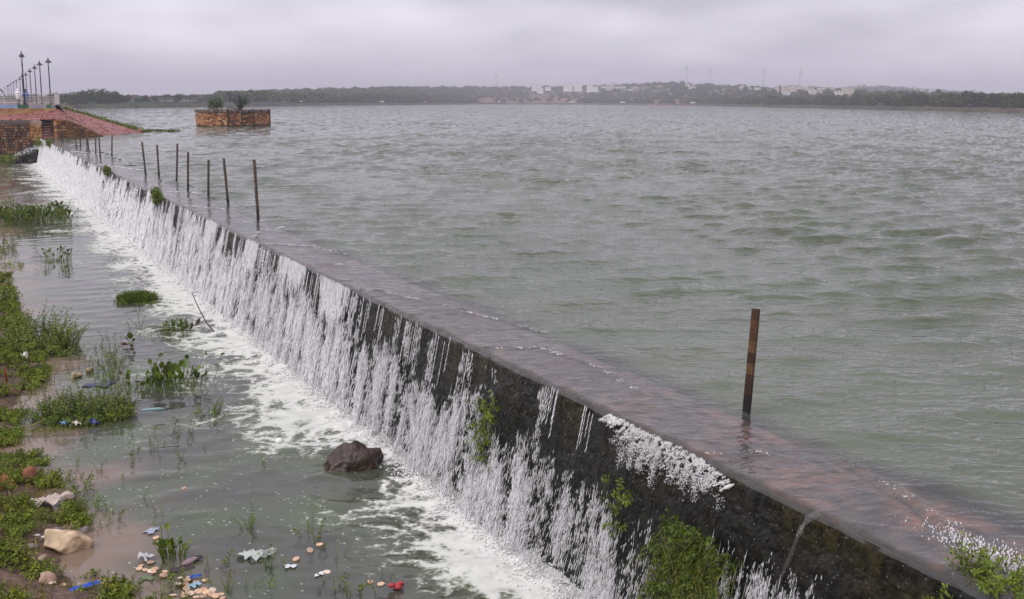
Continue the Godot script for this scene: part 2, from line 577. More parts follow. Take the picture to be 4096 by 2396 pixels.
func make_weir() -> void:
	var t := thing("weir_wall", Vector3.ZERO)
	tag(t, "long dark stone weir with a flat slabbed crest and mossy face", "weir")
	# face and core: profile swept along z, uneven like rough wet masonry
	var mb := MB.new()
	var zs := PackedFloat32Array()
	var z := 4.0
	while z > -129.0:
		zs.append(z)
		z -= maxf(0.07, 0.006 * absf(z))
	zs.append(-129.0)
	var pr := []
	for i in 26:
		var k := i / 25.0
		pr.append(Vector2(7.40 - 0.42 * k, -0.05 - 2.7 * k))
	var first := [Vector2(9.0, -0.12), Vector2(7.62, -0.10), Vector2(7.47, -0.075), Vector2(7.42, -0.06)]
	pr = first + pr
	for zz in zs:
		for i in pr.size():
			var q: Vector2 = pr[i]
			var d := 0.0
			if i > 3:
				d = 0.035 * nr.get_noise_2d(zz * 16.0, q.y * 22.0) + 0.03 * nz.get_noise_2d(zz * 6.0, q.y * 9.0)
			var mo := clampf(0.5 + nr.get_noise_2d(zz * 7.0 + 40.0, q.y * 7.0) * 1.5, 0, 1) * sm(-1.0, -0.1, q.y)
			var col := Color(0.022, 0.02, 0.017).lerp(Color(0.036, 0.030, 0.010), mo)
			mb.p(Vector3(q.x + d + (lip_x(zz) * sm(-1.2, -0.1, q.y) if i > 0 else 0.0), q.y, zz), col)
	mb.grid(0, pr.size(), zs.size(), false)
	put("core", mb.mesh(), M.weir_face, t)
	# crest slabs
	z = 3.6
	var k := 0
	while z > -128.0:
		var l := rng.randf_range(1.5, 2.3)
		if z - l < -128.0: break
		var skew := rng.randf_range(-0.25, 0.25)
		for row in 2:
			var sb := MB.new()
			var nx := 17
			var ny := 17
			var tone := rng.randf_range(0.75, 1.2)
			var warm := rng.randf_range(0.9, 1.15)
			for j in ny:
				var vv := j / (ny - 1.0)
				var z0 := lerpf(z - 0.025, z - l + 0.025, vv)
				var c := crack_x(z0) + 0.05 * nz.get_noise_1d(z0 * 30.0)
				for i in nx:
					var u := i / (nx - 1.0)
					var x: float
					if row == 0: x = lerpf(7.405 + lip_x(z0), c - 0.04, u)
					else: x = lerpf(c + 0.05, maxf(c + 0.4, 9.75), u)
					var zz := z0 + skew * (u - 0.5 + row)
					var e := minf(minf(u, 1 - u) * 8.0, minf(vv, 1 - vv) * 8.0)
					var y := -0.04 - 0.03 * (1.0 - clampf(e * 2.0, 0, 1)) + 0.012 * nr.get_noise_2d(x * 14.0, zz * 14.0) - 0.012 * sm(7.75, 7.4, x)
					if row == 1:
						y += -0.035 - 0.14 * sm(8.9, 9.75, x)
					var col := slab_colour(x, zz)
					if row == 0: col = col.lerp(Color(0.03, 0.024, 0.012), 0.85 * sm(7.62, 7.42, x + 0.06 * nz.get_noise_1d(zz * 40.0)))
					if row == 1: col = col.lerp(Color(0.03, 0.035, 0.02), sm(8.72, 9.2, x + 0.3 * nz.get_noise_1d(zz * 10.0)))
					sb.p(Vector3(x, y, zz), Color(col.r * tone * warm, col.g * tone, col.b * tone))
			sb.grid(0, nx, ny, true)
			var n0 := sb.v.size()
			var ring := []
			for i in nx: ring.append(i)
			for j in range(1, ny): ring.append(j * nx + nx - 1)
			for i in range(nx - 2, -1, -1): ring.append((ny - 1) * nx + i)
			for j in range(ny - 2, 0, -1): ring.append(j * nx)
			for id in ring: sb.p(sb.v[id] + Vector3(0, -0.12, 0), Color(0.02, 0.017, 0.012))
			for i in ring.size():
				var i2 := (i + 1) % ring.size()
				sb.quad(ring[i], ring[i2], n0 + i2, n0 + i)
			put("slab" if k == 0 else "slab_%03d" % k, sb.mesh(), M.slab_stone, t)
			k += 1
		z -= l

func make_lake_bed() -> void:
	var mb := MB.new()
	for z in [6.0, -60.0, -131.0]:
		for q in [Vector2(9.2, -0.22), Vector2(9.9, -0.26), Vector2(12.0, -0.7), Vector2(40.0, -3.0)]:
			mb.p(Vector3(q.x, q.y, z), Color(0.055, 0.062, 0.036))
	mb.grid(0, 4, 3, true)
	tag(put("lake_bed", mb.mesh(), M.matte, null), "murky bed of the lake beside the weir", "ground", "", "structure")

func make_film() -> void:
	# the sheet of water that runs over the crest, with small standing surges, and bends over the lip
	surges = [
		[Vector2(7.44, -44.2), Vector2(8.65, -41.95)], [Vector2(8.2, -37.4), Vector2(9.2, -37.7)],
		[Vector2(7.48, -32.9), Vector2(8.09, -34.4), Vector2(9.1, -35.5)], [Vector2(7.4, -31.5), Vector2(8.54, -30.3), Vector2(8.86, -28.3)],
		[Vector2(7.4, -26.9), Vector2(8.3, -26.5)], [Vector2(7.38, -22.9), Vector2(7.73, -22.46), Vector2(8.34, -20.3), Vector2(8.94, -17.0)],
		[Vector2(7.44, -16.4), Vector2(8.29, -16.0), Vector2(8.48, -14.4), Vector2(8.19, -12.8)], [Vector2(8.73, -9.35), Vector2(8.44, -8.0), Vector2(8.07, -6.9), Vector2(7.94, -6.27)],
		[Vector2(7.5, -61.0), Vector2(8.9, -58.4), Vector2(9.4, -56.7)], [Vector2(7.5, -75.5), Vector2(9.1, -68.0), Vector2(9.5, -66.5)], [Vector2(7.6, -52.0), Vector2(9.2, -50.0)], [Vector2(7.6, -95.0), Vector2(9.4, -88.0)], [Vector2(7.42, -10.3), Vector2(8.1, -9.9)]]
	var mb := MB.new()
	var zs := PackedFloat32Array()
	var z := 3.0
	while z > -128.5:
		zs.append(z)
		z -= maxf(0.06, 0.0055 * absf(z))
	var prof := PackedFloat32Array()
	for i in 44: prof.append(9.60 - (9.60 - 7.44) * i / 43.0)
	var lip := [Vector2(7.41, -0.02), Vector2(7.385, -0.045), Vector2(7.372, -0.085)]
	var nx := prof.size() + lip.size()
	for zz in zs:
		var near := []
		for s in surges:
			var a: float = minf(s[0].y, s[-1].y) - 0.8
			var b: float = maxf(s[0].y, s[-1].y) + 0.8
			if zz > a and zz < b: near.append(s)
		for i in nx:
			var pt: Vector3
			if i < prof.size():
				var x := prof[i] + lip_x(zz) * sm(8.2, 7.44, prof[i])
				var w := lake_wave(x, zz)
				var damp := 0.3 + 0.35 * sm(8.3, 9.6, x)
				var y := w.y * damp + 0.003 + 0.010 * sm(9.6, 9.3, x) - 0.006 * sm(8.2, 7.5, x)
				y = maxf(y, -0.028 - 0.3 * sm(8.9, 9.4, x))
				y += 0.004 * nr.get_noise_2d(x * 50.0, zz * 50.0)
				for s in near:
					for k in s.size() - 1:
						var a: Vector2 = s[k]
						var b: Vector2 = s[k + 1]
						var q := Vector2(x, zz)
						var tt := clampf((q - a).dot(b - a) / (b - a).length_squared(), 0, 1)
						var e := q - a.lerp(b, tt)
						var dd := e.length()
						var sg := 1.0 if (b - a).cross(e) > 0 else -1.0
						y += 0.028 * exp(-pow(dd / 0.07, 2.0)) + 0.012 * sm(0.5, 0.0, dd) * (sg * 0.5 + 0.5)
				pt = Vector3(x, y, zz)
			else:
				var q: Vector2 = lip[i - prof.size()]
				var n := nr.get_noise_2d(zz * 30.0, q.y * 6.0)
				pt = Vector3(q.x + 0.008 * n + lip_x(zz), q.y, zz)
			mb.p(pt)
			mb.uv.append(Vector2(pt.x - pt.y, zz) / 1.5)
	mb.grid(0, nx, zs.size(), false)
	var o := put("overflow_film", mb.mesh(), M.film)
	tag(o, "thin clear sheet of water sliding over the weir crest", "water", "", "structure")


# ---------------------------------------------------------------- the falls
func fall_density(a: float, t: float) -> float:  # share of the face that is white; a: metres along the weir, t: 0 crest .. 1 foot
	var start := pw(a, [4, 7, 8.2, 9.2, 11, 13, 16, 20, 26, 32, 45, 60, 130], [0.6, 0.42, 0.24, 0.26, 0.40, 0.34, 0.27, 0.24, 0.2, 0.18, 0.15, 0.13, 0.08])
	var low := nz.get_noise_2d(a * 6.0, 3.0)
	start += low * 0.20 + 0.12 * nr.get_noise_2d(a * 22.0, 9.0)
	var level := pw(a, [4, 9, 12, 16, 22, 30, 45, 60], [0.60, 0.62, 0.50, 0.54, 0.58, 0.68, 0.88, 1.0])
	var body := sm(start - 0.03, start + 0.28, t) * level
	var s := a + t * 0.45
	var streak := nr.get_noise_2d(s * 13.0, t * 14.0 + 20.0)
	var patch := nz.get_noise_2d(s * 9.0 + 60.0, t * 30.0)
	var d := body * clampf(0.95 + streak * 0.9 + patch * 0.9, 0.05, 1.3)
	d *= sm(-0.30, 0.12, nr.get_noise_2d(s * 17.0 + 7.0, t * 4.0)) * 0.8 + 0.2
	var thread := nr.get_noise_2d(s * 20.0, 40.0 + t * 2.0)
	if a > 13.0: d = maxf(d, level * sm(0.22, 0.40, thread) * sm(0.0, 0.06, t) * (0.5 if a < 30.0 else 0.8))
	# spilling tongues that start right at the crest
	for q in [[9.5, 12.2, 0.03, 0.13], [23.1, 25.2, 0.0, 0.30], [31.5, 33.0, 0.0, 0.30], [26.7, 29.0, 0.0, 0.20], [37.0, 39.0, 0.0, 0.2], [50.5, 52.5, 0.0, 0.2]]:
		if a > q[0] and a < q[1]:
			var e := sm(q[0], q[0] + 0.5, a) * sm(q[1], q[1] - 0.6, a)
			var lo: float = q[3] * (0.55 + 0.45 * e) + 0.16 * nr.get_noise_2d(a * 45.0, 60.0) + 0.08 * patch
			var hi: float = q[2] + 0.03 * nr.get_noise_2d(a * 40.0, 80.0) + (0.10 * (1.0 - e) if q[0] < 10.0 else 0.0)
			d = maxf(d, (0.72 if q[0] < 10.0 else 0.95) * sm(hi - 0.02, hi + 0.02, t) * sm(lo + 0.05, lo - 0.03, t) * (0.4 + 0.6 * e))
	return clampf(d, 0.0, 1.0)

func blob_mesh(seed_: int) -> ArrayMesh:
	var mb := MB.new()
	var r := RandomNumberGenerator.new()
	r.seed = seed_
	var rings := 5
	var seg := 6
	var ph := r.randf() * TAU
	for i in rings + 1:
		var t := float(i) / rings
		var rad := sin(PI * t) * (0.75 + 0.5 * r.randf()) * 0.5
		var sway := 0.22 * sin(t * 5.0 + ph)
		for j in seg:
			var an := TAU * j / seg
			var rr := rad * (0.75 + 0.5 * r.randf())
			mb.p(Vector3(cos(an) * rr + sway, t - 0.5, sin(an) * rr))
	for i in rings:
		for j in seg:
			var j2 := (j + 1) % seg
			mb.quad(i * seg + j, i * seg + j2, (i + 1) * seg + j2, (i + 1) * seg + j)
	return mb.mesh()

func make_falls() -> void:
	var xf := [[], [], []]
	var cl := [[], [], []]
	var lace := FastNoiseLite.new()
	lace.seed = 31; lace.noise_type = FastNoiseLite.TYPE_SIMPLEX_SMOOTH; lace.fractal_type = FastNoiseLite.FRACTAL_RIDGED; lace.fractal_octaves = 2; lace.frequency = 1.0
	var zones := [[3.5, 9.0, 130000, 0.0062, 0.05], [9.0, 14.0, 150000, 0.0066, 0.055], [14.0, 21.0, 160000, 0.0085, 0.07], [21.0, 32.0, 150000, 0.0125, 0.10], [32.0, 50.0, 95000, 0.02, 0.16], [50.0, 80.0, 52000, 0.045, 0.24], [80.0, 128.0, 36000, 0.075, 0.4]]
	for zn in zones:
		for i in zn[2]:
			var a := rng.randf_range(zn[0], zn[1])
			var t := rng.randf()
			var sc: float = pow(0.0066 / zn[3], 0.75)
			var la := lace.get_noise_2d((a + t * 0.45) * 7.0 * sc, t * 4.6 * sc) * 0.55 + 0.5 * lace.get_noise_2d((a + t * 0.2) * 17.0 * sc + 40.0, t * 10.0 * sc) + 0.10 * nr.get_noise_2d(a * 70.0, t * 25.0)
			var d := fall_density(a, t)
			if d < 0.02: continue
			if a < 70.0:
				var cut := pw(1.0 - d, [0.0, 0.05, 0.1, 0.2, 0.3, 0.4, 0.5, 0.6, 0.7, 0.8, 0.9, 0.95, 1.0], [-0.35, -0.12, -0.02, 0.11, 0.2, 0.27, 0.34, 0.42, 0.49, 0.57, 0.68, 0.77, 0.95])
				d = sm(cut - 0.08, cut + 0.16, la) * 0.95 + 0.04 * d
			if rng.randf() > d: continue
			var off := 0.02 + 0.13 * t + rng.randf() * (0.03 + 0.08 * t)
			if t < 0.35 and a < 26.0 and d > 0.9: off += 0.05
			var o := Vector3(7.37 - 0.41 * t - off, -0.03 - 2.48 * t, -a)
			var dir := Vector3(-0.12 - 0.20 * t + rng.randfn() * 0.06, -1.0, rng.randfn() * 0.10).normalized()
			var s: float = rng.randf_range(0.6, 1.5)
			var w: float = zn[3] * s
			var l: float = zn[4] * rng.randf_range(0.5, 1.5)
			var pick := rng.randf()
			if pick < 0.2: l = w * 1.3
			elif pick < 0.33 and a < 60.0:
				l *= 3.5
				w *= 0.8
			if a > 9.3 and a < 12.3 and t < 0.24:
				l = w * rng.randf_range(1.2, 3.0)
				dir = Vector3(rng.randfn() - 0.5, -1.0, rng.randfn()).normalized()
				o += Vector3(-0.05, 0.04, 0.0) * rng.randf()
			o.y = minf(o.y, 0.0 - l * 0.42)
			var xa := dir.cross(Vector3(rng.randf() - 0.5, 0.1, 1)).normalized()
			var za := xa.cross(dir)
			var k := rng.randi() % 3
			xf[k].append(Transform3D(Basis(xa * w, dir * l, za * w), o))
			var g := rng.randf_range(0.7, 0.95)
			cl[k].append(Color(g * 0.985, g * 0.98, g))
	for i in 15000:  # the ragged white spill at the notch near the camera's end
		var a := rng.randf_range(9.55, 12.2)
		var e := sm(9.55, 10.2, a) * sm(12.25, 11.3, a)
		var deep := (0.30 + 0.30 * nr.get_noise_1d(a * 55.0) + 0.16 * nz.get_noise_1d(a * 90.0)) * (0.1 + 0.9 * e)
		var f := rng.randf()
		var top := 0.02 + 0.10 * (1.0 - sm(9.55, 10.4, a)) + 0.04 * nr.get_noise_1d(a * 40.0 + 90.0)
		var y := -top - f * maxf(deep, 0.02)
		if lace.get_noise_2d(a * 7.0, y * 9.0) * 0.6 + 0.5 * lace.get_noise_2d(a * 17.0, y * 16.0) < 0.22 + 0.40 * f: continue
		var w := rng.randf_range(0.004, 0.009)
		var d := Vector3(rng.randfn() * 0.6 - 0.5, -1.0, rng.randfn() * 0.6).normalized()
		var xa := d.cross(Vector3(0.1, 0.1, 1)).normalized()
		xf[i % 3].append(Transform3D(Basis(xa * w, d * w * rng.randf_range(1.5, 6.0), xa.cross(d) * w), Vector3(7.40 + lip_x(-a) - 0.03 - 0.16 * f - 0.05 * rng.randf(), y + 0.01, -a)))
		var g := rng.randf_range(0.75, 0.95)
		cl[i % 3].append(Color(g, g, g * 0.98))
	for i in 60000:  # fine spray
		var a := 5.0 + 40.0 * pow(rng.randf(), 1.4)
		var t := rng.randf()
		if rng.randf() > fall_density(a, t) * 0.9 + 0.06: continue
		var w := rng.randf_range(0.0025, 0.006) * (0.7 + a / 30.0)
		xf[i % 3].append(Transform3D(Basis(Vector3(0, 0, 1), rng.randf()).scaled(Vector3(w, w * 1.8, w)), Vector3(7.33 - 0.41 * t - 0.30 * rng.randf() * (0.3 + t), -0.05 - 2.45 * t, -a)))
		cl[i % 3].append(Color(0.9, 0.9, 0.92))
	# strands that leave the lip like threads
	for i in 420:
		var a := rng.randf_range(12.0, 46.0)
		var n := nr.get_noise_2d(a * 9.0, 77.0)
		if n < 0.02: continue
		var t0 := rng.randf() * 0.05
		var steps := rng.randi_range(4, 9)
		for q in steps:
			var t := t0 + q * 0.035
			var dir := Vector3(-0.25 - 0.1 * q / steps, -1, rng.randfn() * 0.02).normalized()
			var xa := dir.cross(Vector3(0, 0, 1)).normalized()
			var w := rng.randf_range(0.006, 0.012) * (1.0 + a / 40.0)
			xf[q % 3].append(Transform3D(Basis(xa * w, dir * 0.11, xa.cross(dir) * w), Vector3(7.36 - 0.5 * t - 0.04, -0.04 - 2.48 * t, -a)))
			cl[q % 3].append(Color(0.8, 0.8, 0.82))
	var t := thing("falling_water")
	tag(t, "white curtain of water breaking down the dark weir face", "waterfall", "", "stuff")
	for k in 3:
		many("droplets", blob_mesh(k + 1), M.water_white, xf[k], cl[k], t)
	# the one glassy jet near the camera's end of the weir
	var jet := MB.new()
	var pts := []
	var rad := []
	for i in 14:
		var s := i / 13.0
		pts.append(Vector3(7.40 - 0.62 * pow(s, 0.62) - 0.02 * sin(s * 9.0), -0.02 + 0.03 * sin(s * PI * 0.5) - 1.5 * pow(s, 1.6), -8.25 + 0.05 * sin(s * 6.0)))
		rad.append(lerpf(0.035, 0.011, pow(s, 0.6)) * (1.0 + 0.25 * sin(s * 31.0)))
	jet.tube(pts, rad, 8)
	var gm: StandardMaterial3D = M.film.duplicate()
	gm.albedo_color = Color(0.5, 0.5, 0.5, 0.05)
	gm.normal_enabled = false
	put("jet", jet.mesh(), gm, t)
	# froth along the foot and foam flecks on the surges
	var fx := []
	var fc := []
	for i in 42000:
		var a := 5.0 + 123.0 * pow(rng.randf(), 1.7)
		var d := absf(rng.randfn()) * (0.22 + 0.10 * nz.get_noise_1d(a * 8.0)) - 0.05
		var s := rng.randf_range(0.008, 0.03) * (1.0 + a / 30.0)
		if d > 0.9: continue
		var y := PY + 0.02 + 0.12 * exp(-d * 3.0) * rng.randf() + 0.05 * nz.get_noise_2d(a * 20.0, d * 20.0) * exp(-d)
		fx.append(Transform3D(Basis(Vector3(rng.randf(), rng.randf(), rng.randf() + 0.1).normalized(), rng.randf() * 6.0).scaled(Vector3(s, s * 0.7, s)), Vector3(6.93 - d, y, -a)))
		var g := rng.randf_range(0.6, 0.88)
		fc.append(Color(g, g, g * 0.985))
	many("froth", blob_mesh(8), M.froth, fx, fc, t)
	var sx := []
	var sc2 := []
	for s in surges:
		for k in s.size() - 1:
			var n := int((s[k] as Vector2).distance_to(s[k + 1]) * 60.0)
			for i in n:
				var q: Vector2 = (s[k] as Vector2).lerp(s[k + 1], rng.randf())
				if nr.get_noise_2d(q.x * 25.0, q.y * 25.0) < 0.12: continue
				var w := rng.randf_range(0.003, 0.011) * (1.0 + absf(q.y) / 30.0)
				sx.append(Transform3D(Basis(Vector3.UP, rng.randf() * 6.0).scaled(Vector3(w * 2.5, w * 0.8, w)), Vector3(q.x + rng.randfn() * 0.03, 0.03, q.y + rng.randfn() * 0.05)))
				sc2.append(Color(0.82, 0.82, 0.8))
	for i in 900:  # spray where the crack throws water up at the near end
		var q := Vector2(8.02, -6.6) + Vector2(rng.randfn() * 0.10, rng.randfn() * 0.40)
		var w := rng.randf_range(0.004, 0.014)
		sx.append(Transform3D(Basis(Vector3(1, 0.3, 0.5).normalized(), rng.randf() * 6.0).scaled(Vector3(w, w * 2.0, w)), Vector3(q.x, 0.0 + absf(rng.randfn()) * 0.05, q.y)))
		sc2.append(Color(0.88, 0.88, 0.9))
	many("surge_foam", blob_mesh(9), M.froth, sx, sc2, t)


# ---------------------------------------------------------------- lower pool and near bank
func shore_x(z: float) -> float:
	return pw(z, [-140, -108, -55.6, -49.5, -37.5, -30.9, -29.0, -27.3, -25.4, -24.3, -22.5, -21.3, -19.3, -18.2, -17.3, -16.3, -15.5, -14.9, -12.0, -9.0, 0.0],
		[3.4, 2.5, 1.05, 0.95, 0.8, 1.1, 1.2, 0.85, 0.5, 0.22, 0.25, 0.6, 0.8, 0.95, 0.98, 0.8, 1.0, 1.25, 2.1, 3.2, 7.0])

func bake_pool(x0: float, x1: float, z0: float, z1: float, w: int, h: int, specks: int, seed_: int) -> Array:
	var px := (z1 - z0) / w
	var f := FastNoiseLite.new()
	f.seed = seed_; f.noise_type = FastNoiseLite.TYPE_SIMPLEX_SMOOTH
	f.fractal_type = FastNoiseLite.FRACTAL_RIDGED; f.fractal_octaves = 4; f.frequency = px / 0.75
	f.domain_warp_enabled = true; f.domain_warp_amplitude = 0.35 / px; f.domain_warp_frequency = px / 0.7
	var lace := f.get_image(w, h).get_data()
	var g := FastNoiseLite.new()
	g.seed = seed_ + 1; g.noise_type = FastNoiseLite.TYPE_SIMPLEX_SMOOTH; g.fractal_octaves = 3; g.frequency = px / 3.2
	var low := g.get_image(w, h).get_data()
	g.seed = seed_ + 2; g.frequency = px / 0.12; g.fractal_octaves = 2
	var fine := g.get_image(w, h).get_data()
	var foam := PackedFloat32Array()
	foam.resize(w * h)
	var r := RandomNumberGenerator.new()
	r.seed = seed_
	for k in specks:
		var d := pow(r.randf(), 0.8) * (x1 - x0)
		var ci := r.randi_range(3, w - 4)
		var cj := clampi(int(h - d / (x1 - x0) * h), 3, h - 4)
		if low[cj * w + ci] < 70 + r.randi() % 120: continue
		var rad := r.randf_range(0.006, 0.026) / px
		var n := ceili(rad)
		for j in range(-n, n + 1):
			for i in range(-n, n + 1):
				var e := sqrt(float(i * i) + j * j) / maxf(rad, 0.6)
				if e < 1.1 and ci + i >= 0 and ci + i < w and cj + j >= 0 and cj + j < h:
					foam[(cj + j) * w + ci + i] = maxf(foam[(cj + j) * w + ci + i], 1.1 - e)
	var col := PackedByteArray()
	col.resize(w * h * 3)
	var rough := PackedByteArray()
	rough.resize(w * h)
	var reach := PackedFloat32Array()  # how far the foam carries out from the foot, along the weir
	var shx := PackedFloat32Array()
	for i in w:
		var z := z0 + (z1 - z0) * i / w
		reach.append(pw(-z, [5, 11, 14, 16.5, 18.2, 19.2, 20.5, 23, 26, 30, 36, 45, 60, 90, 130], [1.2, 1.6, 1.9, 1.65, 0.6, 0.65, 2.2, 2.6, 2.2, 2.4, 2.4, 2.6, 2.8, 3.0, 3.0]) * (1.0 + 0.28 * nz.get_noise_1d(z * 9.0)))
		shx.append(shore_x(z))
	for j in h:
		var x := x0 + (x1 - x0) * (j + 0.5) / h
		for i in w:
			var o := j * w + i
			var d := 6.97 - x
			var c := 1.04 - 0.62 * d / reach[i] + (low[o] - 128) / 300.0 + 0.55 * exp(-d * 2.6)
			var l := lace[o] / 255.0 + (fine[o] - 128) / 700.0
			var fm := smoothstep(1.02 - c, 1.48 - c, l) if d > 0 else 1.0
			fm = maxf(fm * (0.80 + 0.20 * l) * lerpf(1.0, 0.78, clampf(d / 2.5, 0, 1)), foam[o] * 0.9)
			var sed := 1.0 - smoothstep(0.15, 1.9, x - shx[i] + (low[o] - 128) / 110.0)
			var alg := (low[o] + fine[o] * 0.2 - 150) / 255.0
			var rr := lerpf(72.0 + alg * 10, 124.0, sed)
			var gg := lerpf(77.0 + alg * 26, 106.0, sed)
			var bb := lerpf(63.0 - alg * 6, 92.0, sed)
			col[o * 3] = int(lerpf(rr, 232.0, fm)); col[o * 3 + 1] = int(lerpf(gg, 232.0, fm)); col[o * 3 + 2] = int(lerpf(bb, 227.0, fm))
			rough[o] = int(lerpf(22.0, 150.0, fm))
	return [ImageTexture.create_from_image(Image.create_from_data(w, h, false, Image.FORMAT_RGB8, col)), ImageTexture.create_from_image(Image.create_from_data(w, h, false, Image.FORMAT_L8, rough))]

func make_pool() -> void:
	var x0 := -1.6
	var x1 := 7.3
	var m := ArrayMesh.new()
	var parts := [[-34.0, -4.0, 2048, 608, 5200, 0.07, 41], [-134.0, -34.0, 2048, 256, 2600, 0.22, 51]]
	for k in 2:
		var q: Array = parts[k]
		var maps := bake_pool(x0, x1, q[0], q[1], q[2], q[3], q[4], q[6])
		var mb := MB.new()
		var ni := int((x1 - x0) / (q[5] * 0.75)) + 1
		var nj := int((q[1] - q[0]) / q[5]) + 1
		for j in nj:
			var v := j / (nj - 1.0)
			var z := lerpf(q[1], q[0], v)
			for i in ni:
				var x := lerpf(x0, x1, i / (ni - 1.0))
				var d := maxf(6.97 - x, 0.0)
				var w := wave(x * 1.7, z * 1.7)
				var calm := 0.10 + 0.40 * exp(-d / 1.6)
				var churn := exp(-d / 0.55)
				var y := PY + w.y * calm * 0.8 + churn * (0.05 + 0.07 * nz.get_noise_2d(x * 28.0, z * 28.0) + 0.03 * nr.get_noise_2d(x * 60.0, z * 60.0))
				y += 0.012 * exp(-d / 2.5) * nr.get_noise_2d(x * 22.0, z * 22.0)
				mb.p(Vector3(x, y, z))
				mb.uv.append(Vector2((z - q[0]) / (q[1] - q[0]), (x - x0) / (x1 - x0)))
		mb.grid(0, ni, nj, true)
		mb.mesh(true, m)
		var w: StandardMaterial3D = M.pool.duplicate()
		w.albedo_texture = maps[0]
		w.roughness = 1.0
		w.metallic_specular = 0.46
		w.roughness_texture = maps[1]
		w.roughness_texture_channel = BaseMaterial3D.TEXTURE_CHANNEL_RED
		w.texture_repeat = true
		w.normal_texture = null
		w.normal_enabled = false
		m.surface_set_material(k, w)
	tag(put("pool_water", m, null), "murky grey green pool below the weir laced with white foam", "pool", "", "structure")

func bank_y(x: float, z: float) -> float:
	var d := shore_x(z) - x
	var y := PY + 0.24 * d if d > 0 else PY + 0.35 * d
	y += 0.06 * nz.get_noise_2d(x * 8.0, z * 8.0) * sm(-0.3, 0.5, d) + 0.015 * nr.get_noise_2d(x * 40.0, z * 40.0)
	if d > 2.0: y -= (d - 2.0) * 0.17
	return y + 4.4 * sm(-13.0, 0.0, z)

func make_bank() -> void:
	var mb := MB.new()
	var nx := 110
	var zs := PackedFloat32Array()
	var z := 6.0
	while z > -136.0:
		zs.append(z)
		z -= maxf(0.10, 0.010 * absf(z))
	for zz in zs:
		var e := minf(shore_x(zz) + 0.9, 7.0)
		for i in nx:
			var u := i / (nx - 1.0)
			var x := e - 14.0 * pow(u, 2.2)
			var y := bank_y(x, zz)
			var wet := sm(0.35, 0.0, y - PY)
			var n := nz.get_noise_2d(x * 18.0, zz * 18.0) * 0.5 + 0.5
			var c := Color(0.17, 0.095, 0.062).lerp(Color(0.24, 0.15, 0.11), n)
			c = c.lerp(Color(0.11, 0.062, 0.042), wet * 0.6)
			mb.p(Vector3(x, y, zz), c)
	mb.grid(0, nx, zs.size(), false)
	tag(put("bank_ground", mb.mesh(), M.soil), "wet reddish soil of the near bank", "ground", "", "structure")


# ---------------------------------------------------------------- small plants
func green(r: RandomNumberGenerator, k := 0.5) -> Color:
	var a := Color(0.038, 0.085, 0.008).lerp(Color(0.19, 0.24, 0.018), clampf(k + r.randfn() * 0.22, 0, 1))
	return a

func sprig(mb: MB, o: Vector3, dir: Vector3, h: float, nodes: int, leaf_l: float, r: RandomNumberGenerator, tone := 0.5) -> void:
	var pts := []
	var rad := []
	var d := dir.normalized()
	var p := o
	var bend := Vector3(r.randfn(), 0.3, r.randfn()) * 0.10
	for i in nodes + 1:
		pts.append(p); rad.append(lerpf(0.006, 0.003, float(i) / nodes) * clampf(h * 3.0, 0.6, 1.6))
		p += d * h / nodes
		d = (d + bend).normalized()
	mb.tube(pts, rad, 4, Color(0.10, 0.12, 0.03), false)
	var an := r.randf() * TAU
	for i in range(1, nodes + 1):
		var q: Vector3 = pts[i]
		var up: Vector3 = ((pts[i] as Vector3) - (pts[i - 1] as Vector3)).normalized()
		var s := up.cross(Vector3(cos(an), 0.15, sin(an))).normalized()
		var top := i == nodes
		var n := 4 if top else 2
		for k in n:
			var a := TAU * k / n
			var out := s.rotated(up, a)
			var l := leaf_l * r.randf_range(0.7, 1.2) * (0.75 if top else 1.0)
			mb.leaf(q, (out + up * (0.55 if not top else 1.0)).normalized(), up, l, l * 0.40, green(r, tone + 0.12 * float(i) / nodes), r.randf_range(0.05, 0.35))
		an += 1.57 + r.randfn() * 0.3

func hyacinth(mb: MB, o: Vector3, n: int, spread: float, h: float, r: RandomNumberGenerator, tone := 0.35, rad := 0.06) -> void:
	for i in n:
		var an := r.randf() * TAU
		var e := spread * sqrt(r.randf())
		var b := o + Vector3(cos(an) * e, -0.02, sin(an) * e)
		var hh := h * r.randf_range(0.4, 1.15)
		var lean := Vector3(cos(an), 0, sin(an)) * r.randf_range(0.1, 0.6) + Vector3(r.randfn(), 0, r.randfn()) * 0.2
		var m := b + Vector3(0, hh * 0.55, 0) + lean * hh * 0.3
		var t := b + Vector3(0, hh, 0) + lean * hh * 0.6
		mb.tube([b, m, t], [0.010, 0.008, 0.005], 4, Color(0.11, 0.15, 0.03), false)
		var dir := (lean + Vector3(0, r.randf_range(0.2, 1.4), 0)).normalized()
		var up := dir.cross(Vector3(-sin(an), 0, cos(an))).normalized()
		if up.y < 0: up = -up
		var c := green(r, tone)
		if r.randf() < 0.08: c = Color(0.12, 0.08, 0.02)
		mb.round_leaf(t, dir, up, rad * r.randf_range(0.7, 1.2), c)

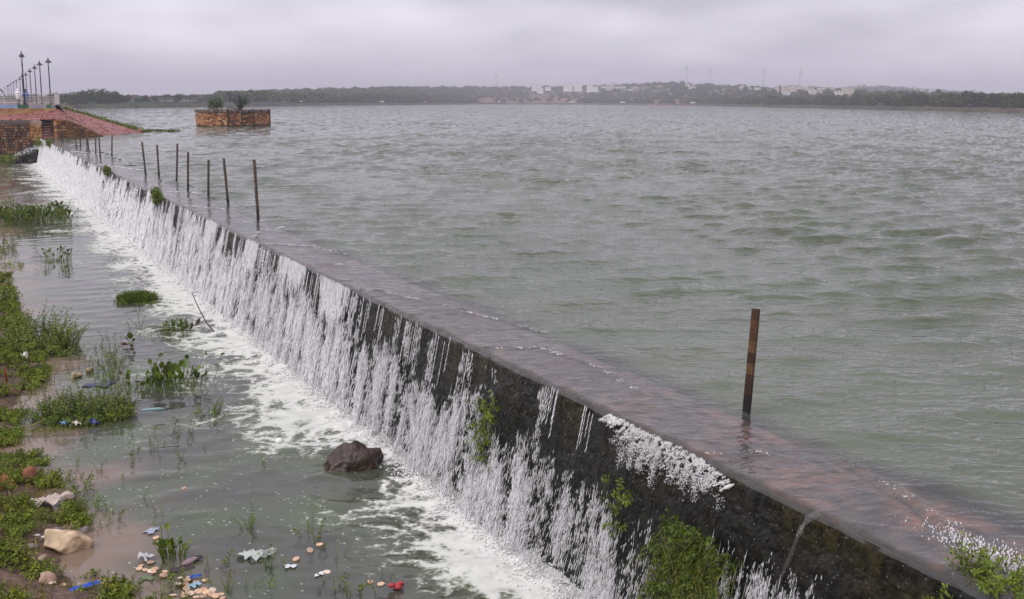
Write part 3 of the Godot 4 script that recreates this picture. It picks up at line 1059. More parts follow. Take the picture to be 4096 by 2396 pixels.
func grass(mb: MB, o: Vector3, n: int, spread: Vector2, h: float, r: RandomNumberGenerator, tone := 0.4, w := 0.012) -> void:
	for i in n:
		var an := r.randf() * TAU
		var e := sqrt(r.randf())
		var b := o + Vector3(cos(an) * e * spread.x, -0.03, sin(an) * e * spread.y)
		var l := h * r.randf_range(0.5, 1.1) * (1.15 - 0.5 * e)
		var d := Vector3(r.randfn() * 0.25 + cos(an) * 0.2, 1, r.randfn() * 0.25 + sin(an) * 0.2).normalized()
		var s := d.cross(Vector3(r.randfn(), 0, r.randfn())).normalized() * w * r.randf_range(0.6, 1.3)
		var c := green(r, tone)
		var m := b + d * l * 0.6
		var t := b + d * l + Vector3(d.x, -0.3, d.z) * l * 0.25
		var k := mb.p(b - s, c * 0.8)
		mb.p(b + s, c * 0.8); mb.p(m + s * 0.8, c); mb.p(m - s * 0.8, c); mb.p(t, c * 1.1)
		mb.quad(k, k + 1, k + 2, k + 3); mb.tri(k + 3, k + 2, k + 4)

func shrub(mb: MB, o: Vector3, n: int, spread: Vector2, h: float, leaf_l: float, r: RandomNumberGenerator, tone := 0.5, nodes := 6) -> void:
	for i in n:
		var an := r.randf() * TAU
		var e := sqrt(r.randf())
		var b := o + Vector3(cos(an) * e * spread.x, -0.04, sin(an) * e * spread.y)
		var hh := h * r.randf_range(0.55, 1.1) * (1.1 - 0.65 * e * e)
		sprig(mb, b, Vector3(cos(an) * e * 0.6 + r.randfn() * 0.2, 1, sin(an) * e * 0.6 + r.randfn() * 0.2), hh, nodes, leaf_l, r, tone + 0.1 * nz.get_noise_2d(b.x * 20.0, b.z * 20.0))

func plant(n: String, mb: MB, at: Vector3, label: String, cat: String, group := "", part := "foliage") -> Node3D:
	var t := thing(n, at)
	tag(t, label, cat, group)
	put(part, mb.mesh(false), M.foliage, t)
	return t

func make_plants() -> void:
	var r := RandomNumberGenerator.new()
	r.seed = 77
	var mb := MB.new()
	# floating water hyacinth mats
	for i in 46: hyacinth(mb, Vector3(r.randf_range(-2.1, 2.1), 0.02, r.randf_range(-1.0, 1.0) * 2.6), 16, 0.42, 0.62, r, 0.28, 0.085)
	shrub(mb, Vector3(-1.2, 0, 2.2), 40, Vector2(1.0, 0.7), 0.25, 0.1, r, 0.55, 3)
	plant("water_hyacinth_mat", mb, Vector3(2.75, PY, -66.0), "broad dense dark green floating mat of water hyacinth at pool's left edge", "water plant")
	mb = MB.new()
	for i in 24: hyacinth(mb, Vector3(r.randf_range(-1.6, 1.6), 0.25 * r.randf(), r.randf_range(-3.0, 3.0)), 14, 0.5, 0.7, r, 0.5, 0.12)
	plant("water_hyacinth_mat", mb, Vector3(3.0, PY, -124.0), "bright green leafy mat of water plants at the foot of the stone wall", "water plant")
	mb = MB.new()
	shrub(mb, Vector3.ZERO, 26, Vector2(0.5, 0.4), 0.5, 0.13, r, 0.6, 4)
	plant("weed_tuft", mb, Vector3(2.45, PY, -78.0), "small pale green weed tuft in the water behind the hyacinth mat", "weed")
	mb = MB.new()
	shrub(mb, Vector3.ZERO, 40, Vector2(0.55, 1.2), 0.75, 0.13, r, 0.55, 5)
	plant("weed_tuft", mb, Vector3(1.2, PY, -53.5), "tall yellowish weed tuft on the bank before the hyacinth mat", "weed")
	mb = MB.new()
	shrub(mb, Vector3.ZERO, 26, Vector2(0.45, 0.9), 0.22, 0.11, r, 0.85, 3)
	plant("weed_tuft", mb, Vector3(1.45, PY, -48.0), "low yellow green weed tuft in shallow water beside the small hyacinth", "weed")
	mb = MB.new()
	hyacinth(mb, Vector3.ZERO, 34, 0.6, 0.48, r, 0.3, 0.07)
	grass(mb, Vector3.ZERO, 60, Vector2(0.55, 0.4), 0.2, r, 0.75, 0.01)
	plant("water_hyacinth", mb, Vector3(3.13, PY, -49.0), "small open water hyacinth standing alone in the grey pool", "water plant")
	mb = MB.new()
	hyacinth(mb, Vector3.ZERO, 8, 0.16, 0.18, r, 0.35, 0.05)
	plant("water_hyacinth", mb, Vector3(3.22, PY, -46.0), "tiny water hyacinth floating just before the small open one", "water plant")
	mb = MB.new()
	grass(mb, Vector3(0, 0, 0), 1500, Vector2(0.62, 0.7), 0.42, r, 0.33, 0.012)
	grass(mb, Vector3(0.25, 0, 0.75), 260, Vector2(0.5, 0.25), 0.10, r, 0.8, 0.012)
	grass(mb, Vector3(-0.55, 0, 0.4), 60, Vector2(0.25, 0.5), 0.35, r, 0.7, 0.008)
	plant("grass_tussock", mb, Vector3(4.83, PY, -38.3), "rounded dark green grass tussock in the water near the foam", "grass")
	# drift caught near the foot, with twigs
	mb = MB.new()
	hyacinth(mb, Vector3(0.1, 0, 0), 26, 0.42, 0.22, r, 0.25, 0.06)
	shrub(mb, Vector3(-0.05, 0, -0.2), 34, Vector2(0.35, 0.3), 0.45, 0.08, r, 0.45, 5)
	grass(mb, Vector3(-0.2, 0, 0.3), 120, Vector2(0.6, 0.3), 0.12, r, 0.6, 0.008)
	var d := plant("plant_drift", mb, Vector3(5.05, PY, -32.4), "clump of drifted weeds and twigs caught at the edge of the foam", "weed")
	for i in 9:
		mb = MB.new()
		var a := Vector3(r.randf_range(-0.9, 0.1), 0.04 + 0.02 * i, r.randf_range(-0.3, 0.5))
		var e := a + Vector3(r.randf_range(0.5, 1.2), r.randf_range(-0.06, 0.12), r.randf_range(-0.2, 0.7))
		mb.tube([a, a.lerp(e, 0.5) + Vector3(0, 0.03, 0), e], [0.009, 0.008, 0.005], 5, Color(0.06, 0.05, 0.02))
		put("twig", mb.mesh(), M.matte, d)
	for q in [[Vector3(0.42, 0.05, 0.05), 0.16], [Vector3(0.62, 0.12, -0.1), 0.2], [Vector3(0.3, 0.03, -0.15), 0.14]]:
		mb = MB.new()
		mb.round_leaf(q[0], Vector3(0.5, 0.7, 0.2).normalized(), Vector3(-0.6, 0.5, 0.3).normalized(), q[1] * 0.6, Color(0.035, 0.022, 0.012))
		put("withered_leaf", mb.mesh(false), M.foliage, d)
	mb = MB.new()
	mb.tube([Vector3(0.02, 0.62, -3.2), Vector3(0.02, 0.35, -2.4), Vector3(0, 0.10, -1.0), Vector3(0.0, -0.05, 1.2)], [0.012, 0.016, 0.018, 0.02], 6, Color(0.03, 0.026, 0.018))
	mb.tube([Vector3(0.02, 0.62, -3.2), Vector3(0.2, 0.63, -3.3), Vector3(0.34, 0.55, -3.35)], [0.01, 0.008, 0.004], 5, Color(0.03, 0.026, 0.018))
	tag(put("bent_reed", mb.mesh(), M.matte, null, Transform3D(Basis(), Vector3(6.05, PY, -32.0))), "long thin bent reed leaning into the white foam", "reed")
	mb = MB.new()
	for i in 8: mb.round_leaf(Vector3(r.randf_range(-0.22, 0.22), 0.03, r.randf_range(-0.08, 0.08)), Vector3(r.randfn(), 0.3, r.randfn()).normalized(), Vector3.UP, 0.07, Color(0.3, 0.09, 0.02) if i % 2 else Color(0.14, 0.15, 0.02))
	hyacinth(mb, Vector3(0.12, 0, 0), 3, 0.03, 0.32, r, 0.2, 0.085)
	shrub(mb, Vector3(-0.5, 0, -0.1), 10, Vector2(0.4, 0.2), 0.25, 0.06, r, 0.55, 4)
	plant("drifting_leaf_cluster", mb, Vector3(3.57, PY, -30.9), "small drifting cluster of orange and green leaves with one upright leaf", "water plant")
	# big bushy weeds
	mb = MB.new()
	shrub(mb, Vector3.ZERO, 150, Vector2(0.75, 0.8), 1.15, 0.10, r, 0.62, 9)
	shrub(mb, Vector3(0.75, 0, -0.1), 26, Vector2(0.25, 0.3), 1.0, 0.08, r, 0.6, 9)
	shrub(mb, Vector3(0.1, 0, 0.8), 110, Vector2(0.9, 0.45), 0.4, 0.10, r, 0.6, 5)
	shrub(mb, Vector3(-0.6, 0, 0.6), 60, Vector2(0.6, 0.6), 0.5, 0.10, r, 0.45, 5)
	plant("leafy_bush", mb, Vector3(1.42, PY, -31.6), "tall bushy green shrub rising from the shallow water by the bank", "bush")
	mb = MB.new()
	shrub(mb, Vector3.ZERO, 34, Vector2(0.35, 0.5), 0.65, 0.16, r, 0.4, 5)
	plant("leafy_bush", mb, Vector3(0.85, PY, -39.6), "small dark green broad leaved bush at the frame's edge beyond the tall shrub", "bush")
	mb = MB.new()
	hyacinth(mb, Vector3(0.15, 0, 0.25), 70, 0.62, 0.32, r, 0.3, 0.085)
	hyacinth(mb, Vector3(-0.7, 0, -0.3), 22, 0.6, 0.18, r, 0.6, 0.09)
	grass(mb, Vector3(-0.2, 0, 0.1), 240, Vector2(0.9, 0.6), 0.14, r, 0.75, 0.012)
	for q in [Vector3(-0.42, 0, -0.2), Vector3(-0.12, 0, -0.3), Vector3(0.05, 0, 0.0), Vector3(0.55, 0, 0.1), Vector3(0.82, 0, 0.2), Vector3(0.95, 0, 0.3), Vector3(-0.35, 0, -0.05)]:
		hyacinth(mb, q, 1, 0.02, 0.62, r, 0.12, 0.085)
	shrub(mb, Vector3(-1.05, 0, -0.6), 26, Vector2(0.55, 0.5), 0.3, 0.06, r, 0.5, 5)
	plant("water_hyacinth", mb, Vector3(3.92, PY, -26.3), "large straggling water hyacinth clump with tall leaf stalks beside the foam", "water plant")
	mb = MB.new()
	shrub(mb, Vector3(0.1, 0, -0.1), 300, Vector2(1.0, 0.7), 0.62, 0.075, r, 0.36, 8)
	shrub(mb, Vector3(0.6, 0, 0.1), 90, Vector2(0.45, 0.5), 0.5, 0.075, r, 0.55, 7)
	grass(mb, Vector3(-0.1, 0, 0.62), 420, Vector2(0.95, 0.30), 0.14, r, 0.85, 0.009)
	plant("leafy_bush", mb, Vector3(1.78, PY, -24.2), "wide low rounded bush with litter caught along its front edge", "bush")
	mb = MB.new()
	shrub(mb, Vector3.ZERO, 18, Vector2(0.26, 0.2), 0.42, 0.07, r, 0.5, 7)
	grass(mb, Vector3(0.25, 0, 0.1), 30, Vector2(0.3, 0.1), 0.08, r, 0.9, 0.008)
	plant("weed_tuft", mb, Vector3(4.27, PY, -23.2), "sparse sprawling weed tuft between hyacinth and boulder in open water", "weed")
	mb = MB.new()
	hyacinth(mb, Vector3.ZERO, 30, 0.2, 0.22, r, 0.4, 0.045)
	hyacinth(mb, Vector3(0.02, 0, -0.15), 5, 0.12, 0.38, r, 0.6, 0.06)
	plant("water_hyacinth", mb, Vector3(2.26, PY, -15.85), "small glossy water hyacinth beside the floating round breads", "water plant")
	# thin sprigs standing in the shallows
	var protos: Array = []
	for k in 4:
		mb = MB.new()
		for i in [1, 2, 1, 3][k]:
			sprig(mb, Vector3(r.randfn() * 0.06 * i, -0.03, r.randfn() * 0.06), Vector3(r.randfn() * 0.25, 1, r.randfn() * 0.25), [0.22, 0.2, 0.15, 0.26][k] * r.randf_range(0.8, 1.2), [6, 5, 4, 6][k], 0.06, r, 0.4)
		protos.append(mb.mesh(false))
	var spots := [
		Vector2(2.60, -22.33), Vector2(2.53, -21.28), Vector2(2.76, -21.41), Vector2(2.80, -21.23), Vector2(3.05, -21.44), Vector2(3.40, -21.61), Vector2(3.65, -21.00), Vector2(3.23, -20.48), Vector2(3.03, -22.48), Vector2(3.34, -22.33), Vector2(3.51, -22.35), Vector2(3.63, -22.20), Vector2(2.09, -19.79), Vector2(2.34, -20.67), Vector2(2.17, -18.59), Vector2(1.54, -18.40), Vector2(1.81, -17.93), Vector2(2.38, -17.72), Vector2(2.34, -17.23), Vector2(3.52, -16.57), Vector2(2.96, -15.30), Vector2(2.75, -15.29), Vector2(2.57, -15.17), Vector2(2.76, -14.57), Vector2(2.65, -14.58), Vector2(1.50, -18.84), Vector2(1.40, -19.39), Vector2(1.27, -20.04), Vector2(1.46, -20.94), Vector2(4.51, -19.54), Vector2(3.87, -17.44), Vector2(3.52, -16.59), Vector2(3.52, -16.11), Vector2(4.29, -15.95), Vector2(4.49, -16.34), Vector2(4.33, -15.67), Vector2(4.37, -15.33), Vector2(4.48, -14.96), Vector2(3.63, -15.00), Vector2(3.42, -15.04), Vector2(2.98, -15.43), Vector2(3.09, -14.47), Vector2(3.23, -14.35), Vector2(2.77, -14.46), Vector2(4.02, -14.09), Vector2(4.09, -13.89), Vector2(4.23, -13.78), Vector2(4.29, -13.64), Vector2(4.36, -13.61), Vector2(4.86, -13.96), Vector2(4.62, -13.48), Vector2(2.15, -30.85), Vector2(2.26, -30.51), Vector2(1.46, -29.14), Vector2(2.37, -29.63), Vector2(2.59, -29.26), Vector2(2.85, -29.68), Vector2(1.09, -27.96), Vector2(1.21, -27.45), Vector2(0.64, -26.63), Vector2(0.68, -26.00), Vector2(0.80, -26.35), Vector2(4.01, -33.51), Vector2(4.26, -33.40), Vector2(3.10, -32.08), Vector2(3.32, -32.46), Vector2(3.52, -31.73)]
	for k in 34:  # the loose thickets between the bushes and along the water's edge
		spots.append(Vector2(r.randf_range(1.9, 3.2), r.randf_range(-30.2, -27.0)))
	for k in 30: spots.append(Vector2(r.randf_range(1.05, 1.75), r.randf_range(-20.8, -17.4)))
	for k in 26: spots.append(Vector2(r.randf_range(1.3, 2.3), r.randf_range(-15.3, -14.2)))
	for k in 16: spots.append(Vector2(r.randf_range(0.6, 1.4), r.randf_range(-27.5, -22.5)))
	var all: Array = []
	for i in spots.size():
		var q: Vector2 = spots[i]
		var s := r.randf_range(0.7, 1.25) * (1.35 if q.y < -26 else 1.0)
		var where := "in shallow water among the bushes" if q.y < -26.0 else "in the water between round bush and boulder" if q.y < -20.3 and q.x > 2.0 else "along the muddy near shore" if q.x < 1.9 else "in the water near the floating breads" if q.x < 3.7 else "in the murky water before the boulder"
		var t := put("weed_sprig", protos[i % 4], M.foliage, null, Transform3D(Basis(Vector3.UP, r.randf() * TAU).scaled(Vector3(s, s * r.randf_range(0.8, 1.2), s)), Vector3(q.x, PY, q.y)))
		tag(t, "thin green weed sprig standing " + where, "weed", "weed sprigs " + where)
		all.append(t)
	label_near(all, "thin green weed sprig, %s %s", [[Vector2(5.93, -18.75), "dark boulder"], [Vector2(0.95, -16.95), "cream rock"], [Vector2(3.4, -15.42), "clouded plastic bag"], [Vector2(2.26, -15.85), "small glossy hyacinth"], [Vector2(2.45, -14.6), "big heap of breads"], [Vector2(4.85, -13.55), "red bundle"], [Vector2(2.97, -18.84), "lone yellowish bread"], [Vector2(4.27, -23.2), "sprawling weed tuft"], [Vector2(3.92, -26.3), "large hyacinth clump"], [Vector2(1.78, -24.2), "wide rounded bush"], [Vector2(1.42, -31.6), "tall bushy shrub"], [Vector2(3.57, -30.9), "orange leaf cluster"], [Vector2(0.86, -18.9), "pale crumpled cloth"], [Vector2(0.66, -20.2), "red brown stone"], [Vector2(2.2, -28.0), "two pale stones"], [Vector2(3.26, -24.2), "blue bottle"]])
	# the carpet of weeds on the near bank
	var cover := MB.new()
	for i in 3: sprig(cover, Vector3(r.randfn() * 0.03, 0, r.randfn() * 0.03), Vector3(r.randfn() * 0.6, 1, r.randfn() * 0.6), 0.15, 4, 0.055, r, 0.5)
	var xf := []
	var cl := []
	for i in 16000:
		var z := r.randf_range(-46.0, -12.0)
		var x := shore_x(z) + 0.35 - 3.2 * pow(r.randf(), 1.3)
		var n := nz.get_noise_2d(x * 13.0 + 70.0, z * 13.0)
		if n < -0.06 + (0.25 if z > -15.7 else 0.0): continue
		if z < -21.7 and z > -28.0 and n < 0.14: continue
		if Vector2(x - 0.8, z + 16.7).length() < 0.5: continue
		var s := r.randf_range(0.7, 1.3) * (1.0 + maxf(0.0, n))
		xf.append(Transform3D(Basis(Vector3.UP, r.randf() * TAU).scaled(Vector3(s, s * r.randf_range(0.6, 1.1), s)), Vector3(x, maxf(bank_y(x, z), PY - 0.02), z)))
		var g := r.randf_range(0.7, 1.3)
		cl.append(Color(g * r.randf_range(1.0, 1.45), g * 1.12, g * 0.9))
	tag(many("weed_carpet", cover.mesh(false), M.foliage, xf, cl), "carpet of low green weeds growing over the near bank", "weeds")
	cover = MB.new()
	grass(cover, Vector3.ZERO, 9, Vector2(0.10, 0.10), 0.16, r, 0.95, 0.007)
	xf = []
	cl = []
	for i in 5200:
		var z := r.randf_range(-46.0, -12.0)
		var x := shore_x(z) + 0.30 - 2.8 * pow(r.randf(), 1.4)
		if nr.get_noise_2d(x * 9.0 + 30.0, z * 9.0) < 0.02: continue
		var s := r.randf_range(0.5, 1.2)
		xf.append(Transform3D(Basis(Vector3.UP, r.randf() * TAU) * Basis(Vector3(1, 0, 0.3).normalized(), r.randfn() * 0.6).scaled(Vector3(s, s, s)), Vector3(x, maxf(bank_y(x, z), PY - 0.02), z)))
		cl.append(Color(1.25, 0.95, 0.8).lerp(Color(1.0, 0.62, 0.6), r.randf()) * r.randf_range(0.5, 1.1))
	tag(many("bank_grass", cover.mesh(false), M.foliage, xf, cl), "dry and yellowing grass mixed into the bank's weeds", "grass")
	# plants that hang on the weir
	var vines := [
		[Vector3(7.2, -0.55, -15.4), 1.35, 0.32, 46, "ragged green creeper hanging down the weir face left of the splash", 0.55],
		[Vector3(7.2, -0.75, -11.5), 0.75, 0.28, 16, "thin yellowish creeper on the weir face below the splash", 0.7],
		[Vector3(7.15, -0.72, -9.85), 2.1, 0.62, 420, "large mass of trailing green weed hanging on the weir face", 0.25],
		[Vector3(7.2, -0.65, -7.5), 0.5, 0.10, 14, "small moss green tuft low on the weir face by the near end", 0.7],
		[Vector3(7.34, 0.02, -49.2), 0.85, 0.5, 70, "green weed tuft hanging over the weir lip halfway along", 0.5],
		[Vector3(7.34, 0.05, -67.0), 0.7, 0.7, 60, "rounded green weed tuft on the weir lip far along", 0.45],
		[Vector3(7.30, 0.05, -112.0), 1.1, 1.0, 60, "dark green weed tuft on the weir lip near its far end", 0.5],
		[Vector3(7.0, -0.2, -121.5), 1.3, 1.2, 70, "bright green weed patch beside the last fall by the wall", 0.6]]
	for q in vines:
		mb = MB.new()
		var at: Vector3 = q[0]
		var far := at.z < -40.0
		for i in q[3]:
			var o := Vector3(-r.randf() * 0.12, -q[1] * (0.0 if far else 0.75) * r.randf(), r.randfn() * q[2] * 0.55)
			o.x -= 0.16 * -o.y
			var l: float = q[1] * r.randf_range(0.2, 0.45) if far else r.randf_range(0.10, 0.26)
			sprig(mb, o, Vector3(-0.35 + r.randfn() * 0.25, r.randf_range(-1.0, 0.55) if not far else r.randf_range(-0.9, 0.9), r.randfn() * 0.5), l, 6, 0.075 if not far else 0.16, r, q[5])
			if not far and (i % 5 == 0 or q[3] > 300):
				var e := o + Vector3(-0.06 - 0.1 * r.randf(), -l * 2.2, r.randfn() * 0.15)
				mb.tube([o, o.lerp(e, 0.5) + Vector3(-0.06, 0, r.randfn() * 0.08), e], [0.006, 0.005, 0.004], 4, Color(0.10, 0.12, 0.02).lerp(Color(0.20, 0.18, 0.04), r.randf()), false)
				if q[3] > 300:
					for g in 7: mb.leaf(o.lerp(e, g / 7.0), Vector3(r.randfn() - 0.4, -0.6, r.randfn()).normalized(), Vector3(-1, 0.3, 0), 0.07, 0.014, green(r, 0.3), 0.2)
		plant("hanging_weed", mb, at, q[4], "creeper")
	mb = MB.new()
	for i in 58:
		var o := Vector3(r.randfn() * 0.10, 0.0, r.randfn() * 0.17)
		sprig(mb, o, Vector3(r.randfn() * 0.5 - 0.15, 1.0, r.randfn() * 0.7), r.randf_range(0.12, 0.36), 5, 0.075, r, 0.55)
	for i in 60:
		var o := Vector3(-0.28 - r.randf() * 0.12, -0.08 - 0.45 * r.randf(), r.randfn() * 0.2 + 0.05)
		sprig(mb, o, Vector3(-0.8 + r.randfn() * 0.3, r.randf_range(-0.8, 0.6), r.randfn() * 0.5), r.randf_range(0.1, 0.26), 5, 0.07, r, 0.5)
	plant("crest_weed", mb, Vector3(7.62, -0.04, -6.28), "leafy green weed clump rooted on the crest at the weir's near end", "weed")
	mb = MB.new()
	sprig(mb, Vector3.ZERO, Vector3(-0.1, 1, -0.05), 0.36, 3, 0.07, r, 0.7)
	plant("crest_weed", mb, Vector3(7.60, -0.03, -6.62), "single tall weed stalk beside the leafy clump on the crest", "weed", "", "stalk")


# ---------------------------------------------------------------- stones, litter
func make_rocks_and_litter() -> void:
	var r := RandomNumberGenerator.new()
	r.seed = 505
	var mb := MB.new()
	mb.rock(Vector3(0, 0.06, 0), Vector3(1.12, 0.92, 0.95), nz, r, 0.22, 18, 38, Color(0.072, 0.044, 0.030))
	tag(put("boulder", mb.mesh(), M.boulder, null, Transform3D(Basis(Vector3.UP, 0.5), Vector3(5.93, PY, -18.75))), "dark brown wet boulder at the foot of the falls", "boulder")
	mb = MB.new()
	mb.rock(Vector3(0, 0.10, 0), Vector3(0.84, 0.48, 0.56), nz, r, 0.16, 18, 26, Color(0.70, 0.52, 0.34))
	tag(put("rock", mb.mesh(), M.stone, null, Transform3D(Basis(Vector3.UP, -0.5), Vector3(0.95, PY, -16.95))), "big cream coloured angular rock at the muddy water's edge", "rock")
	for q in [[Vector3(0.60, PY + 0.12, -15.6), Vector3(0.26, 0.2, 0.24), Color(0.50, 0.33, 0.24), "pale pinkish block of stone beside the blue cloth"],
		[Vector3(0.50, PY + 0.11, -16.9), Vector3(0.16, 0.14, 0.16), Color(0.30, 0.24, 0.2), "grey brown pointed stone leaning behind the cream rock"],
		[Vector3(0.42, PY + 0.13, -16.55), Vector3(0.12, 0.09, 0.12), Color(0.46, 0.31, 0.24), "small pinkish stone left of the rounded cream stone"],
		[Vector3(0.60, PY + 0.12, -16.35), Vector3(0.15, 0.13, 0.14), Color(0.46, 0.36, 0.24), "rounded cream stone at the weeds' edge below the big rock"],
		[Vector3(1.26, PY, -17.53), Vector3(0.2, 0.15, 0.16), Color(0.24, 0.2, 0.2), "rounded grey stone in the water behind the cream rock"],
		[Vector3(0.86, PY + 0.03, -17.6), Vector3(0.2, 0.16, 0.18), Color(0.25, 0.21, 0.22), "grey stone partly hidden behind the cream rock's top"],
		[Vector3(0.70, PY + 0.03, -29.0), Vector3(0.40, 0.2, 0.28), Color(0.035, 0.03, 0.03), "leftmost of three dark wet stones below the grey plate"],
		[Vector3(0.97, PY + 0.03, -28.9), Vector3(0.36, 0.18, 0.26), Color(0.04, 0.032, 0.03), "middle one of three dark wet stones below the grey plate"],
		[Vector3(1.27, PY + 0.03, -29.1), Vector3(0.36, 0.26, 0.26), Color(0.02, 0.02, 0.024), "black rounded stone, rightmost of the three below the grey plate"],
		[Vector3(0.40, PY + 0.03, -26.9), Vector3(0.8, 0.34, 0.9), Color(0.17, 0.075, 0.045), "lump of crumbly red brown earth at the frame's edge"],
		[Vector3(2.02, PY + 0.04, -27.9), Vector3(0.34, 0.22, 0.28), Color(0.45, 0.36, 0.22), "larger of two pale stones behind the round bush"],
		[Vector3(2.38, PY + 0.04, -28.3), Vector3(0.24, 0.18, 0.2), Color(0.45, 0.36, 0.2), "smaller of two pale stones behind the round bush"],
		[Vector3(0.66, PY + 0.14, -20.2), Vector3(0.22, 0.36, 0.3), Color(0.30, 0.12, 0.065), "rough red brown stone standing behind the orange bowl"]]:
		mb = MB.new()
		mb.rock(Vector3.ZERO, q[1], nz, r, 0.22, 9, 14, q[2])
		tag(put("stone", mb.mesh(), M.stone, null, Transform3D(Basis(Vector3.UP, r.randf() * 6.0), q[0])), q[3], "stone")
	# round breads: a thick puffed disc with a dent
	var bread_meshes: Array = []
	for k in 5:
		mb = MB.new()
		var n := 18
		var prof := [[0.0, 0.020], [0.022, 0.019], [0.040, 0.021], [0.052, 0.017], [0.0565, 0.006], [0.055, -0.008], [0.045, -0.017], [0.0, -0.018]]
		for i in prof.size():
			for j in n:
				var an := TAU * j / n
				var rr: float = prof[i][0] * (1.0 + 0.09 * sin(an * 2.0 + k) + 0.02 * r.randfn())
				var y: float = prof[i][1] + (0.0025 * r.randfn() if i < 3 else 0.0) + (-0.012 if i < 3 and j % 9 == k % 9 else 0.0)
				var t := r.randf()
				mb.p(Vector3(cos(an) * rr, y, sin(an) * rr), ([Color(0.62, 0.40, 0.26), Color(0.78, 0.66, 0.55), Color(0.50, 0.30, 0.17), Color(0.70, 0.47, 0.30), Color(0.40, 0.25, 0.17)][k] as Color).lerp(Color(0.74, 0.56, 0.42), t * 0.5) if i < 5 else Color(0.36, 0.20, 0.11))
		for i in prof.size() - 1:
			for j in n:
				var j2 := (j + 1) % n
				mb.quad(i * n + j, (i + 1) * n + j, (i + 1) * n + j2, i * n + j2)
		bread_meshes.append(mb.mesh())
	var spots := [Vector2(2.20, -16.77), Vector2(2.23, -16.61), Vector2(1.85, -15.79), Vector2(1.81, -15.69), Vector2(1.98, -15.81), Vector2(1.88, -15.62), Vector2(1.95, -15.54), Vector2(2.00, -15.54), Vector2(1.97, -15.44), Vector2(2.08, -15.27), Vector2(2.12, -15.39), Vector2(2.28, -15.08), Vector2(2.34, -14.98), Vector2(2.38, -15.05), Vector2(2.45, -14.90), Vector2(2.57, -14.91), Vector2(2.21, -14.90), Vector2(2.30, -14.84), Vector2(2.29, -14.74), Vector2(2.26, -14.63), Vector2(2.42, -14.58), Vector2(2.60, -14.55), Vector2(2.49, -14.61), Vector2(2.51, -14.51), Vector2(2.56, -14.39), Vector2(2.67, -14.36), Vector2(2.10, -14.61), Vector2(2.22, -14.49), Vector2(2.36, -14.42), Vector2(2.45, -14.40), Vector2(2.59, -14.30), Vector2(2.31, -14.53), Vector2(2.67, -14.24),
		Vector2(4.35, -15.47), Vector2(4.16, -15.32), Vector2(3.89, -15.09), Vector2(4.16, -14.46), Vector2(4.60, -13.89), Vector2(4.71, -13.76), Vector2(2.97, -18.84), Vector2(0.74, -20.10), Vector2(0.66, -15.5), Vector2(0.80, -15.45)]
	var names := {0: "round bread floating beside the clear plastic scrap, the farther of two", 1: "round bread floating beside the clear plastic scrap, the nearer of two", 33: "pinkish round bread farthest out on the murky water", 34: "split round bread just left of the farthest one", 35: "torn brown bread in the water above the white scraps", 36: "round bread beside the white wet paper", 37: "larger of two round breads near the red bundle", 38: "smaller round bread next to the red bundle", 39: "lone round yellowish bread out in open water", 40: "flat white bread on the bank beside the red brown stone", 41: "round bread on the soil beside the pink stone block", 42: "round bread on the soil by the blue cloth"}
	var small_heap: Array = []
	var big_heap: Array = []
	for i in spots.size():
		var q: Vector2 = spots[i]
		var low := i in [6, 12, 13, 17, 19, 28, 35]
		var y := maxf(PY + 0.006, bank_y(q.x, q.y) + 0.015) + (0.02 if i > 2 and i < 33 and r.randf() < 0.35 else 0.0)
		var b := Basis(Vector3.UP, r.randf() * TAU) * Basis(Vector3(1, 0, 0.4).normalized(), r.randfn() * 0.16)
		var s := r.randf_range(0.72, 1.0)
		var heap := i > 1 and i < 33
		var o := put("round_bread", bread_meshes[i % 5], M.matte if not low else M.satin, null, Transform3D(b.scaled(Vector3(s, s, s)), Vector3(q.x, y, q.y)))
		var hl := "round puffed bread floating in the small heap beside the water hyacinth" if i < 11 else "round puffed bread floating in the big heap at the pool's near edge"
		if heap: (small_heap if i < 11 else big_heap).append(o)
		tag(o, hl if heap else names[i], "bread", ("breads in the small heap" if i < 11 else "breads in the big heap") if heap else "")
	label_near(small_heap, "round puffed bread of the small heap, %s %s", [[Vector2(2.26, -15.85), "small glossy hyacinth"], [Vector2(1.94, -16.02), "greyish plastic bag"], [Vector2(1.86, -15.32), "grey green scrap"]])
	label_near(big_heap, "round puffed bread of the big heap, %s %s", [[Vector2(2.46, -15.02), "blue scrap"], [Vector2(2.40, -14.78), "silvery foil"], [Vector2(2.5, -15.62), "grey shoe"]])
